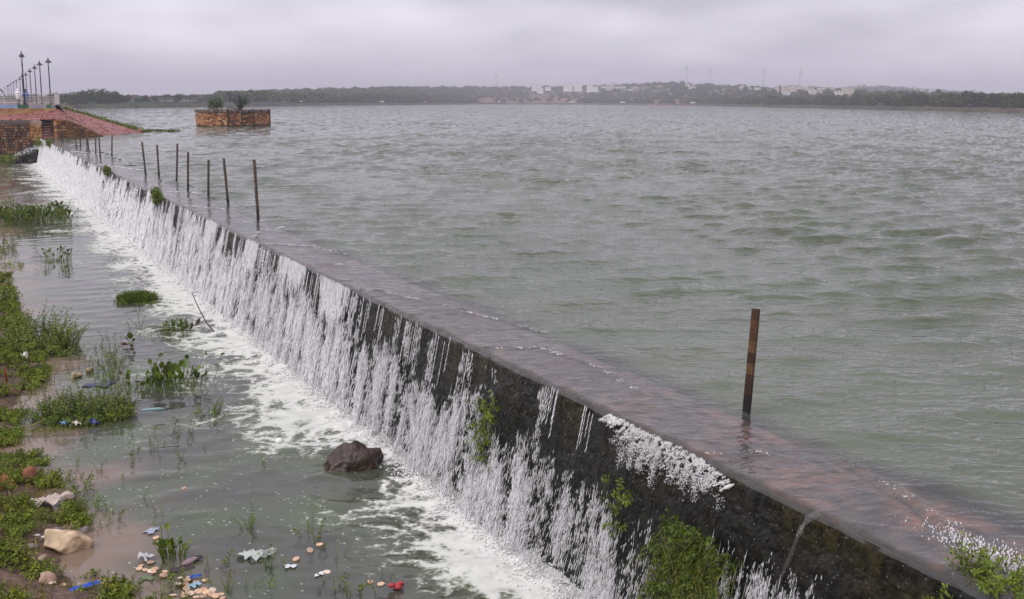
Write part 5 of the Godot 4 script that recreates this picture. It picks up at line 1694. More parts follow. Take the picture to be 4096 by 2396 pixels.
	plant("climbing_ivy", mb, Vector3.ZERO, "dark green weed growing up the right side of the steps", "weed")
	# dark ledge beside the last fall, with white water on it
	mb = MB.new()
	rng.seed = 91
	mb.rock(Vector3(6.4, -1.95, -126.6), Vector3(2.2, 2.2, 2.8), nz, rng, 0.25, 8, 20, Color(0.028, 0.026, 0.022))
	mb.rock(Vector3(5.2, -2.45, -127.2), Vector3(2.4, 1.1, 2.6), nz, rng, 0.25, 8, 16, Color(0.028, 0.026, 0.022))
	tag(put("rock_ledge", mb.mesh(), M.wet_stone, null), "dark wet rock ledge at the far end of the weir", "ledge")
	sx = []
	sc = []
	for i in 420:
		var f := rng.randf()
		if nr.get_noise_1d(f * 90.0) < -0.1: continue
		var s := rng.randf_range(0.04, 0.10)
		sx.append(Transform3D(Basis(Vector3.UP, rng.randf() * 6.0).scaled(Vector3(s, s * 0.6, s)), Vector3(lerpf(4.6, 6.9, f) + rng.randfn() * 0.1, lerpf(-1.85, -0.75, pow(f, 0.8)) + rng.randfn() * 0.14, -125.6 + rng.randfn() * 0.5)))
		sc.append(Color(0.85, 0.85, 0.86))
	tag(many("ledge_foam", blob_mesh(12), M.froth, sx, sc), "white water spilling over the dark ledge", "foam")
	# weeds along the lake side of the slope
	r.seed = 15
	for q in [[Vector3(11.2, 2.6, -150.2), Vector3(15.6, 1.35, -149.0), 170, 0.5, "bright green weeds along the upper lake side of the red slope", 0.65],
		[Vector3(15.2, 1.4, -149.2), Vector3(20.4, -0.05, -148.6), 200, 0.45, "bright green weeds along the lower lake side of the red slope", 0.55],
		[Vector3(19.4, 0.0, -149.5), Vector3(25.0, -0.05, -151.5), 170, 0.28, "low dark green water weeds trailing from the slope's tip into the lake", 0.3]]:
		mb = MB.new()
		for i in q[2]:
			var f := r.randf()
			var o := (q[0] as Vector3).lerp(q[1], f) + Vector3(r.randfn() * 0.25, 0, r.randfn() * 0.8)
			for g in 5:
				mb.leaf(o + Vector3(r.randfn() * 0.2, 0.1 * g * q[3], r.randfn() * 0.2), Vector3(r.randfn() * 0.7, 1, r.randfn() * 0.7).normalized(), Vector3(r.randfn(), 0.2, r.randfn()).normalized(), q[3] * r.randf_range(0.5, 1.2), 0.18, green(r, q[5]), 0.2)
		var o2 := thing("slope_weeds")
		tag(o2, q[4], "weeds")
		put("foliage", mb.mesh(false), M.foliage, o2)
	mb = MB.new()
	for i in 60: mb.leaf(Vector3(19.6 + r.randfn() * 0.3, 0.15 + r.randf() * 1.3, -148.8 + r.randfn() * 0.3), Vector3(r.randfn(), 0.7, r.randfn()).normalized(), Vector3.UP, 0.3, 0.14, green(r, 0.3))
	tag(put("waterside_shrub", mb.mesh(false), M.foliage, null), "small upright shrub among weeds near the slope's tip", "shrub")
	mb = MB.new()
	mb.rock(Vector3(20.0, 0.1, -147.2), Vector3(1.0, 0.8, 0.9), nz, r, 0.2, 8, 9, Color(0.36, 0.13, 0.07))
	tag(put("stone", mb.mesh(), M.wet_stone, null), "loose orange red stone at the waterline by the slope's tip", "stone")


func make_promenade() -> void:
	var r := RandomNumberGenerator.new()
	r.seed = 44
	# the dam that carries the promenade away from us
	var line := [Vector3(9.9, 0, -137.6), Vector3(11.2, 0, -152.0), Vector3(11.4, 0, -172.0), Vector3(12.2, 0, -215.0), Vector3(13.4, 0, -267.0), Vector3(15.2, 0, -332.0), Vector3(17.2, 0, -442.0), Vector3(19.5, 0, -546.0), Vector3(30.0, 0, -577.0)]
	var mb := MB.new()
	var prof := [Vector2(7.0, -0.6), Vector2(0.4, 2.9), Vector2(0.2, 3.36), Vector2(-9.5, 3.36), Vector2(-18, -1.5)]
	for q in line:
		for s in prof:
			var c := Color(0.28, 0.22, 0.2) if s.y > 3.0 else Color(0.11, 0.10, 0.05)
			mb.p(Vector3(q.x + s.x * (0.55 if q.z > -140 and s.x > 0.5 else 1.0), s.y, q.z), c)
	mb.grid(0, prof.size(), line.size(), false)
	tag(put("dam_path", mb.mesh(false), M.land, null), "promenade path on top of the dam", "path", "", "structure")
	# platform floor and painted parapet
	mb = MB.new()
	for q in [Vector3(-6, 3.38, -133.4), Vector3(9.6, 3.38, -137.6), Vector3(11.2, 3.38, -152), Vector3(-6, 3.38, -152)]: mb.p(q, Color(0.28, 0.24, 0.22))
	mb.quad(0, 3, 2, 1)
	tag(put("platform_floor", mb.mesh(false), M.stone, null), "paved end of the promenade", "platform", "", "structure")
	var t := thing("painted_parapet")
	tag(t, "low parapet wall painted with blue, white and green panels", "wall")
	var run := [Vector3(-6.0, 0, -133.25), Vector3(9.68, 0, -137.45), Vector3(11.2, 0, -152.0)]
	for k in 2:
		var a: Vector3 = run[k]
		var b: Vector3 = run[k + 1]
		var d := (b - a).normalized()
		var out := Vector3(-d.z, 0, d.x)
		mb = MB.new()
		mb.box((a + b) * 0.5 + Vector3(0, 3.20, 0) - out * 0.13, Vector3(a.distance_to(b), 0.48, 0.25), Color(0.42, 0.38, 0.36), Basis(d, Vector3.UP, out))
		put("wall_body", mb.mesh(false), M.stone, t)
	var a0: Vector3 = run[0]
	var d0 := ((run[1] as Vector3) - a0).normalized()
	var out0 := Vector3(-d0.z, 0, d0.x)
	var bs0 := Basis(d0, Vector3.UP, out0)
	for q in [[-2.0, 3.95, Color(0.03, 0.16, 0.09), 0], [3.95, 5.75, Color(0.35, 0.47, 0.70), 1], [5.75, 6.85, Color(0.045, 0.17, 0.10), 0], [6.85, 8.75, Color(0.42, 0.39, 0.40), 2], [8.75, 9.25, Color(0.06, 0.20, 0.10), 0]]:
		var s0: float = (q[0] - a0.x) / d0.x
		var s1: float = (q[1] - a0.x) / d0.x
		mb = MB.new()
		mb.box(a0 + d0 * (s0 + s1) * 0.5 + Vector3(0, 3.20, 0) + out0 * 0.002, Vector3(s1 - s0 - 0.02, 0.46, 0.02), q[2], bs0)
		if q[3]:
			var inks := [Color(0.06, 0.14, 0.5), Color(0.75, 0.75, 0.78), Color(0.10, 0.2, 0.6)]
			for g in [[0.30, 0.11], [0.52, 0.20], [0.74, 0.10]]:
				for ring in 3:
					var rad: float = g[1] * (1.0 - 0.3 * ring)
					var c := a0 + d0 * lerpf(s0, s1, g[0]) + Vector3(0, 3.18, 0) + out0 * (0.014 + 0.002 * ring)
					var k := mb.p(c, inks[ring] if q[3] == 1 else inks[ring] * 0.6 + Color(0.1, 0.1, 0.1))
					for i in 14: mb.p(c + d0 * cos(TAU * i / 14) * rad + Vector3(0, sin(TAU * i / 14) * rad, 0), mb.c[k])
					for i in 14: mb.tri(k, k + 1 + (i + 1) % 14, k + 1 + i)
		put("painted_panel", mb.mesh(false), M.matte, t)
	# railing
	t = thing("railing")
	tag(t, "white painted tubular railing round the end of the promenade", "railing")
	var white := Color(0.68, 0.65, 0.62)
	for k in 2:
		var a: Vector3 = run[k]
		var b: Vector3 = run[k + 1]
		for h in [3.62, 3.80, 3.98, 4.16, 4.34, 4.62]:
			mb = MB.new()
			var rad := 0.05 if h > 4.5 else 0.034
			mb.tube([a + Vector3(0, h, 0), b + Vector3(0, h, 0)], [rad, rad], 6, white)
			put("rail", mb.mesh(), M.satin, t)
		var n := 9 if k == 0 else 8
		for i in n + (1 if k == 1 else 0):
			var o := a.lerp(b, float(i) / n)
			mb = MB.new()
			mb.tube([o + Vector3(0, 3.42, 0), o + Vector3(0, 4.62, 0)], [0.04, 0.04], 6, white)
			put("baluster", mb.mesh(), M.satin, t)
	# lamps
	var lamp_at := [Vector3(6.48, 3.38, -135.9), Vector3(10.60, 3.38, -157.66), Vector3(10.34, 3.38, -170.55), Vector3(10.77, 3.38, -189.97), Vector3(11.35, 3.38, -214.28), Vector3(12.17, 3.38, -244.42), Vector3(12.47, 3.38, -265.77), Vector3(13.42, 3.38, -297.43), Vector3(14.07, 3.38, -331.52), Vector3(14.67, 3.38, -363.92), Vector3(15.48, 3.38, -403.2), Vector3(16.16, 3.38, -440.61), Vector3(16.72, 3.38, -468.16), Vector3(18.44, 3.38, -546.01)]
	var said := ["tall dark lamp post with a clear lantern, behind the two people", "lamp post standing apart, first of the row and nearest the lake", "second lamp post of the row, with the widest conical cap", "third lamp post of the row along the dam", "fourth lamp post of the row along the dam", "fifth lamp post of the row, partly behind the tall front lamp", "sixth lamp post of the row along the dam", "seventh lamp post of the row along the dam", "eighth lamp post of the row along the dam", "ninth lamp post of the row along the dam", "tenth lamp post of the row along the dam", "eleventh lamp post of the row along the dam", "twelfth lamp post of the row along the dam", "farthest lamp post of the row along the dam"]
	var iron := Color(0.022, 0.022, 0.024)
	for i in lamp_at.size():
		var o := thing("street_lamp", lamp_at[i])
		tag(o, said[i], "lamp", "" if i == 0 else "lamp posts along the dam")
		var big := i == 0
		var h := 4.75 if big else 4.85
		mb = MB.new()
		mb.lathe(Vector3.ZERO, [Vector2(0.16, 0), Vector2(0.17, 0.25), Vector2(0.11, 0.32), Vector2(0.10, 0.9), Vector2(0.13, 0.95), Vector2(0.085, 1.05), Vector2(0.065, h - 0.5), Vector2(0.10, h - 0.42), Vector2(0.07, h - 0.34), Vector2(0.06, h), Vector2(0.11, h + 0.04)], 9, iron)
		put("pole", mb.mesh(), M.satin, o)
		mb = MB.new()
		mb.lathe(Vector3(0, h, 0), [Vector2(0.10, 0.03), Vector2(0.19 if big else 0.13, 0.42), Vector2(0.02, 0.44)], 8, Color(0.7, 0.7, 0.74))
		put("lantern", mb.mesh(false), M.plastic, o)
		mb = MB.new()
		if big: mb.lathe(Vector3(0, h, 0), [Vector2(0.02, 0.42), Vector2(0.30, 0.43), Vector2(0.31, 0.50), Vector2(0.20, 0.66), Vector2(0.09, 0.76), Vector2(0.05, 0.82), Vector2(0.07, 0.9), Vector2(0.015, 1.08)], 9, iron)
		else: mb.lathe(Vector3(0, h, 0), [Vector2(0.02, 0.40), Vector2(0.46, 0.40), Vector2(0.43, 0.46), Vector2(0.20, 0.66), Vector2(0.09, 0.74), Vector2(0.10, 0.82), Vector2(0.06, 0.9), Vector2(0.015, 1.1)], 9, iron)
		put("cap", mb.mesh(), M.satin, o)
	# an arched gate far along the dam
	mb = MB.new()
	var pts := []
	var rad := []
	for i in 13:
		pts.append(Vector3(9.0 + 5.0 * cos(PI * i / 12), 3.4 + 5.2 * pow(sin(PI * i / 12), 0.7), -420)); rad.append(0.28)
	mb.tube(pts, rad, 6, Color(0.06, 0.06, 0.06))
	tag(put("arched_gate", mb.mesh(), M.matte, null), "dark arch over the promenade far along the dam", "arch")


# ---------------------------------------------------------------- people: one continuous surface from tapered capsules
func body_mesh(caps: Array, cell: float, k: float, colour: Callable) -> ArrayMesh:
	var lo := Vector3.INF
	var hi := -Vector3.INF
	for c in caps:
		for e in 2:
			var rr := Vector3.ONE * (float(c[2 + e]) + 2.0 * cell)
			lo = lo.min((c[e] as Vector3) - rr); hi = hi.max((c[e] as Vector3) + rr)
	var n := Vector3i(((hi - lo) / cell).ceil()) + Vector3i.ONE
	var f := PackedFloat32Array()
	f.resize(n.x * n.y * n.z)
	for z in n.z:
		for y in n.y:
			for x in n.x:
				var p := lo + Vector3(x, y, z) * cell
				var d := 9.0
				for c in caps:
					var a: Vector3 = c[0]
					var ab: Vector3 = (c[1] as Vector3) - a
					var t := clampf((p - a).dot(ab) / maxf(ab.length_squared(), 1e-6), 0, 1)
					var e := (p - a - ab * t).length() - lerpf(c[2], c[3], t)
					var h := clampf(0.5 + 0.5 * (d - e) / k, 0, 1)
					d = lerpf(d, e, h) - k * h * (1 - h)
				f[(z * n.y + y) * n.x + x] = d
	var mb := MB.new()
	var at := {}
	var corner := [Vector3i(0, 0, 0), Vector3i(1, 0, 0), Vector3i(0, 1, 0), Vector3i(1, 1, 0), Vector3i(0, 0, 1), Vector3i(1, 0, 1), Vector3i(0, 1, 1), Vector3i(1, 1, 1)]
	var edges := [[0, 1], [2, 3], [4, 5], [6, 7], [0, 2], [1, 3], [4, 6], [5, 7], [0, 4], [1, 5], [2, 6], [3, 7]]
	for z in n.z - 1:
		for y in n.y - 1:
			for x in n.x - 1:
				var v := []
				var inside := 0
				for c in corner:
					var q: float = f[((z + c.z) * n.y + y + c.y) * n.x + x + c.x]
					v.append(q)
					if q < 0: inside += 1
				if inside == 0 or inside == 8: continue
				var s := Vector3.ZERO
				var m := 0
				for e in edges:
					var a: float = v[e[0]]
					var b: float = v[e[1]]
					if (a < 0) != (b < 0):
						s += Vector3(corner[e[0]]).lerp(Vector3(corner[e[1]]), a / (a - b)); m += 1
				var p := lo + (Vector3(x, y, z) + s / m) * cell
				at[Vector3i(x, y, z)] = mb.p(p, colour.call(p))
	for key in at:
		var q: Vector3i = key
		for ax in 3:
			var step := Vector3i(1 if ax == 0 else 0, 1 if ax == 1 else 0, 1 if ax == 2 else 0)
			var u := Vector3i(0, 1, 0) if ax == 0 else Vector3i(0, 0, 1) if ax == 1 else Vector3i(1, 0, 0)
			var w := Vector3i(0, 0, 1) if ax == 0 else Vector3i(1, 0, 0) if ax == 1 else Vector3i(0, 1, 0)
			var a := f[(q.z * n.y + q.y) * n.x + q.x]
			var e := q + step
			var b := f[(e.z * n.y + e.y) * n.x + e.x]
			if (a < 0) == (b < 0): continue
			if not (at.has(q - u) and at.has(q - w) and at.has(q - u - w)): continue
			if a < 0: mb.quad(at[q], at[q - w], at[q - u - w], at[q - u])
			else: mb.quad(at[q], at[q - u], at[q - u - w], at[q - w])
	return mb.mesh()

func make_people() -> void:
	for k in 2:
		var white := k == 0
		var o := thing("person", Vector3(5.90, 3.38, -136.9) if white else Vector3(6.75, 3.38, -138.3), 0.25 if white else -0.1)
		tag(o, "person in a white hooded raincoat standing at the railing, back turned" if white else "person in a blue jacket standing beside the white raincoat", "person")
		var skin := Color(0.20, 0.11, 0.07)
		var legs := Color(0.012, 0.012, 0.014) if white else Color(0.03, 0.035, 0.05)
		var hair := Color(0.012, 0.01, 0.01)
		var body := [
			[Vector3(-0.09, 0.06, 0.02), Vector3(-0.09, 0.48, 0.0), 0.05, 0.06], [Vector3(-0.09, 0.48, 0), Vector3(-0.085, 0.9, 0), 0.062, 0.088],
			[Vector3(0.10, 0.06, -0.05), Vector3(0.10, 0.48, -0.02), 0.05, 0.06], [Vector3(0.10, 0.48, -0.02), Vector3(0.085, 0.9, 0), 0.062, 0.088],
			[Vector3(-0.09, 0.04, 0.0), Vector3(-0.10, 0.03, -0.16), 0.042, 0.035], [Vector3(0.10, 0.04, -0.06), Vector3(0.11, 0.03, -0.22), 0.042, 0.035],
			[Vector3(0, 0.92, 0), Vector3(0, 1.32, 0), 0.13, 0.15], [Vector3(-0.15, 1.38, 0), Vector3(0.15, 1.38, 0), 0.07, 0.07],
			[Vector3(0, 1.40, 0), Vector3(0, 1.52, -0.01), 0.055, 0.05], [Vector3(0, 1.60, -0.015), Vector3(0, 1.66, -0.005), 0.085, 0.095],
			[Vector3(-0.19, 1.37, 0), Vector3(-0.26, 1.10, 0.02), 0.052, 0.042], [Vector3(-0.26, 1.10, 0.02), Vector3(-0.22, 0.90, -0.14), 0.04, 0.03],
			[Vector3(0.19, 1.37, 0), Vector3(0.26, 1.10, 0.02), 0.052, 0.042], [Vector3(0.26, 1.10, 0.02), Vector3(0.27, 0.84, -0.04), 0.04, 0.03], [Vector3(0.27, 0.84, -0.04), Vector3(0.27, 0.74, -0.06), 0.03, 0.026], [Vector3(-0.22, 0.90, -0.14), Vector3(-0.2, 0.86, -0.22), 0.03, 0.026]]
		put("body", body_mesh(body, 0.03, 0.035, func(p: Vector3) -> Color: return hair if p.y > 1.62 or (p.y > 1.53 and p.z > 0.02) else skin if p.y > 1.45 or (absf(p.x) > 0.17 and p.y < 0.97) else legs), M.matte, o)
		var coat := [
			[Vector3(0, 0.80, 0), Vector3(0, 1.30, 0), 0.21, 0.19], [Vector3(-0.09, 0.72, 0), Vector3(-0.1, 1.1, 0), 0.15, 0.13], [Vector3(0.09, 0.72, 0), Vector3(0.1, 1.1, 0), 0.15, 0.13], [Vector3(-0.17, 1.36, 0), Vector3(0.17, 1.36, 0), 0.095, 0.095],
			[Vector3(-0.20, 1.36, 0), Vector3(-0.29, 1.08, 0.02), 0.085, 0.075], [Vector3(-0.29, 1.08, 0.02), Vector3(-0.24, 0.92, -0.12), 0.07, 0.055],
			[Vector3(0.20, 1.36, 0), Vector3(0.29, 1.08, 0.02), 0.085, 0.075], [Vector3(0.29, 1.08, 0.02), Vector3(0.28, 0.88, -0.03), 0.07, 0.055]]
		if white: coat += [[Vector3(0, 1.42, 0.02), Vector3(0, 1.66, 0.02), 0.11, 0.135]]
		var cc := Color(0.92, 0.90, 0.91) if white else Color(0.05, 0.12, 0.42)
		put("raincoat" if white else "jacket", body_mesh(coat, 0.03, 0.04, func(_p: Vector3) -> Color: return cc), M.cloth, o)
	var mb := MB.new()
	rng.seed = 7
	mb.rock(Vector3.ZERO, Vector3(0.30, 0.44, 0.2), nz, rng, 0.15, 3, 9, Color(0.6, 0.6, 0.66))
	tag(put("carrier_bag", mb.mesh(), M.plastic, null, Transform3D(Basis(), Vector3(6.32, 3.92, -136.75))), "white carrier bag held by the person in the white raincoat", "bag")


# ---------------------------------------------------------------- far shore
const SHORE_A := [-0.3, 0.0, 0.060, 0.073, 0.085, 0.124, 0.178, 0.225, 0.274, 0.353, 0.440, 0.506, 0.576, 0.677, 0.779, 0.873, 1.0, 1.4]
const SHORE_R := [620.0, 600.0, 590.0, 582.0, 570.0, 591.0, 666.0, 764.0, 919.0, 1143.0, 1640.0, 1640.0, 1455.0, 978.0, 685.0, 529.0, 430.0, 380.0]

func land_y(a: float, t: float) -> float:
	if t < 0.0: return -0.5
	var hill := pw(a, [0.0, 0.12, 0.18, 0.225, 0.31, 0.40, 0.44, 0.52, 0.59, 0.63, 0.675, 0.72, 0.8, 0.9], [1, 1, 2.5, 6, 14, 21, 27, 28, 33, 25, 18, 15, 8, 4])
	var back := pw(a, [0.60, 0.68, 0.72, 0.745, 0.775, 0.80, 0.83, 0.87, 0.95], [20, 22, 32, 42, 40, 32, 24, 16, 12])
	var y := 1.7 + sm(12.0, 30.0, t) * 0.5
	y += hill * sm(40.0, 720.0, t) * (1.0 + 0.12 * nz.get_noise_2d(a * 900.0, t * 0.4))
	y += maxf(back - hill, 0.0) * sm(900.0, 2500.0, t) * (1.0 + 0.10 * nz.get_noise_2d(a * 1400.0, t * 0.2)) if a > 0.58 else 0.0
	return y

func polar(a: float, r_: float, y: float) -> Vector3:
	return Vector3(sin(a) * r_, y, -cos(a) * r_)

func far_tree(kind: int, seed_: int) -> Node3D:
	var r := RandomNumberGenerator.new()
	r.seed = seed_
	var o := Node3D.new()
	var tr := MB.new()
	var cr := MB.new()
	var bark := Color(0.07, 0.055, 0.045)
	if kind == 0:  # round broadleaf, unit height
		tr.tube([Vector3(0, -0.05, 0), Vector3(0.01, 0.22, 0), Vector3(0.03, 0.5, 0.02)], [0.035, 0.027, 0.015], 5, bark)
		var lobes := []
		for i in 9:
			var an := r.randf() * TAU
			var e := 0.42 * sqrt(r.randf())
			lobes.append([Vector3(cos(an) * e, r.randf_range(0.36, 0.84) - e * 0.35, sin(an) * e), r.randf_range(0.15, 0.26)])
			tr.tube([Vector3(0.01, 0.25, 0), (lobes[-1][0] as Vector3) * Vector3(0.9, 0.9, 0.9)], [0.014, 0.004], 4, bark, false)
		for i in 520:
			var l: Array = lobes[i % 9]
			var d := Vector3(r.randfn(), r.randfn() * 0.8, r.randfn()).normalized()
			var c: Color = Color(0.032, 0.060, 0.014).lerp(Color(0.095, 0.12, 0.03), r.randf() * r.randf())
			cr.leaf((l[0] as Vector3) + d * float(l[1]) * pow(r.randf(), 0.35), (d + Vector3(r.randfn(), r.randfn(), r.randfn()) * 0.7).normalized(), Vector3(r.randfn(), 1, r.randfn()).normalized(), 0.11, 0.085, c, 0.3)
	elif kind == 1:  # palm
		tr.tube([Vector3(0, -0.05, 0), Vector3(0.02, 0.4, 0), Vector3(0.0, 0.86, 0)], [0.022, 0.017, 0.014], 5, bark)
		for i in 22:
			var an := TAU * i / 22.0 + r.randf() * 0.3
			var el := r.randf_range(-0.5, 1.2)
			var d := Vector3(cos(an) * cos(el), sin(el), sin(an) * cos(el))
			for k in 6:
				var f := k / 6.0
				var q := Vector3(0, 0.86, 0) + d * 0.22 * f - Vector3(0, 0.12 * f * f, 0)
				for s in [-1, 1]:
					cr.leaf(q, (d + d.cross(Vector3.UP).normalized() * 0.9 * s - Vector3(0, 0.5, 0)).normalized(), Vector3.UP, 0.07, 0.022, Color(0.05, 0.07, 0.025), 0.3)
	elif kind == 2:  # flat topped umbrella tree
		tr.tube([Vector3(0, -0.05, 0), Vector3(-0.03, 0.35, 0), Vector3(0.04, 0.62, 0)], [0.045, 0.035, 0.025], 5, bark)
		for i in 8:
			var an := TAU * i / 8.0
			var tip := Vector3(cos(an) * 0.62, 0.84 + r.randf() * 0.08, sin(an) * 0.62)
			tr.tube([Vector3(0.0, 0.5, 0), tip * Vector3(0.5, 0.9, 0.5), tip], [0.02, 0.013, 0.005], 4, bark, false)
			for k in 60:
				var f := sqrt(r.randf())
				cr.leaf(Vector3(tip.x * f * 1.1, 0.86 - 0.12 * f * f + r.randfn() * 0.035, tip.z * f * 1.1) + Vector3(r.randfn() * 0.07, 0, r.randfn() * 0.07), Vector3(r.randfn(), 0.3, r.randfn()).normalized(), Vector3.UP, 0.10, 0.08, Color(0.045, 0.065, 0.025) * r.randf_range(0.7, 1.3), 0.3)
	else:  # low bush
		for i in 3: tr.tube([Vector3(0, -0.05, 0), Vector3(r.randfn() * 0.2, 0.4, r.randfn() * 0.2)], [0.03, 0.01], 4, bark, false)
		for i in 320:
			var d := Vector3(r.randfn(), absf(r.randfn()) * 0.8, r.randfn()).normalized()
			cr.leaf(d * Vector3(0.75, 0.85, 0.6) * pow(r.randf(), 0.4), (d + Vector3(r.randfn(), r.randfn(), r.randfn()) * 0.7).normalized(), Vector3(r.randfn(), 1, r.randfn()).normalized(), 0.17, 0.12, Color(0.05, 0.075, 0.022) * r.randf_range(0.7, 1.4), 0.3)
	put("trunk", tr.mesh(), M.matte, o)
	put("crown", cr.mesh(false), M.far_foliage, o)
	return o

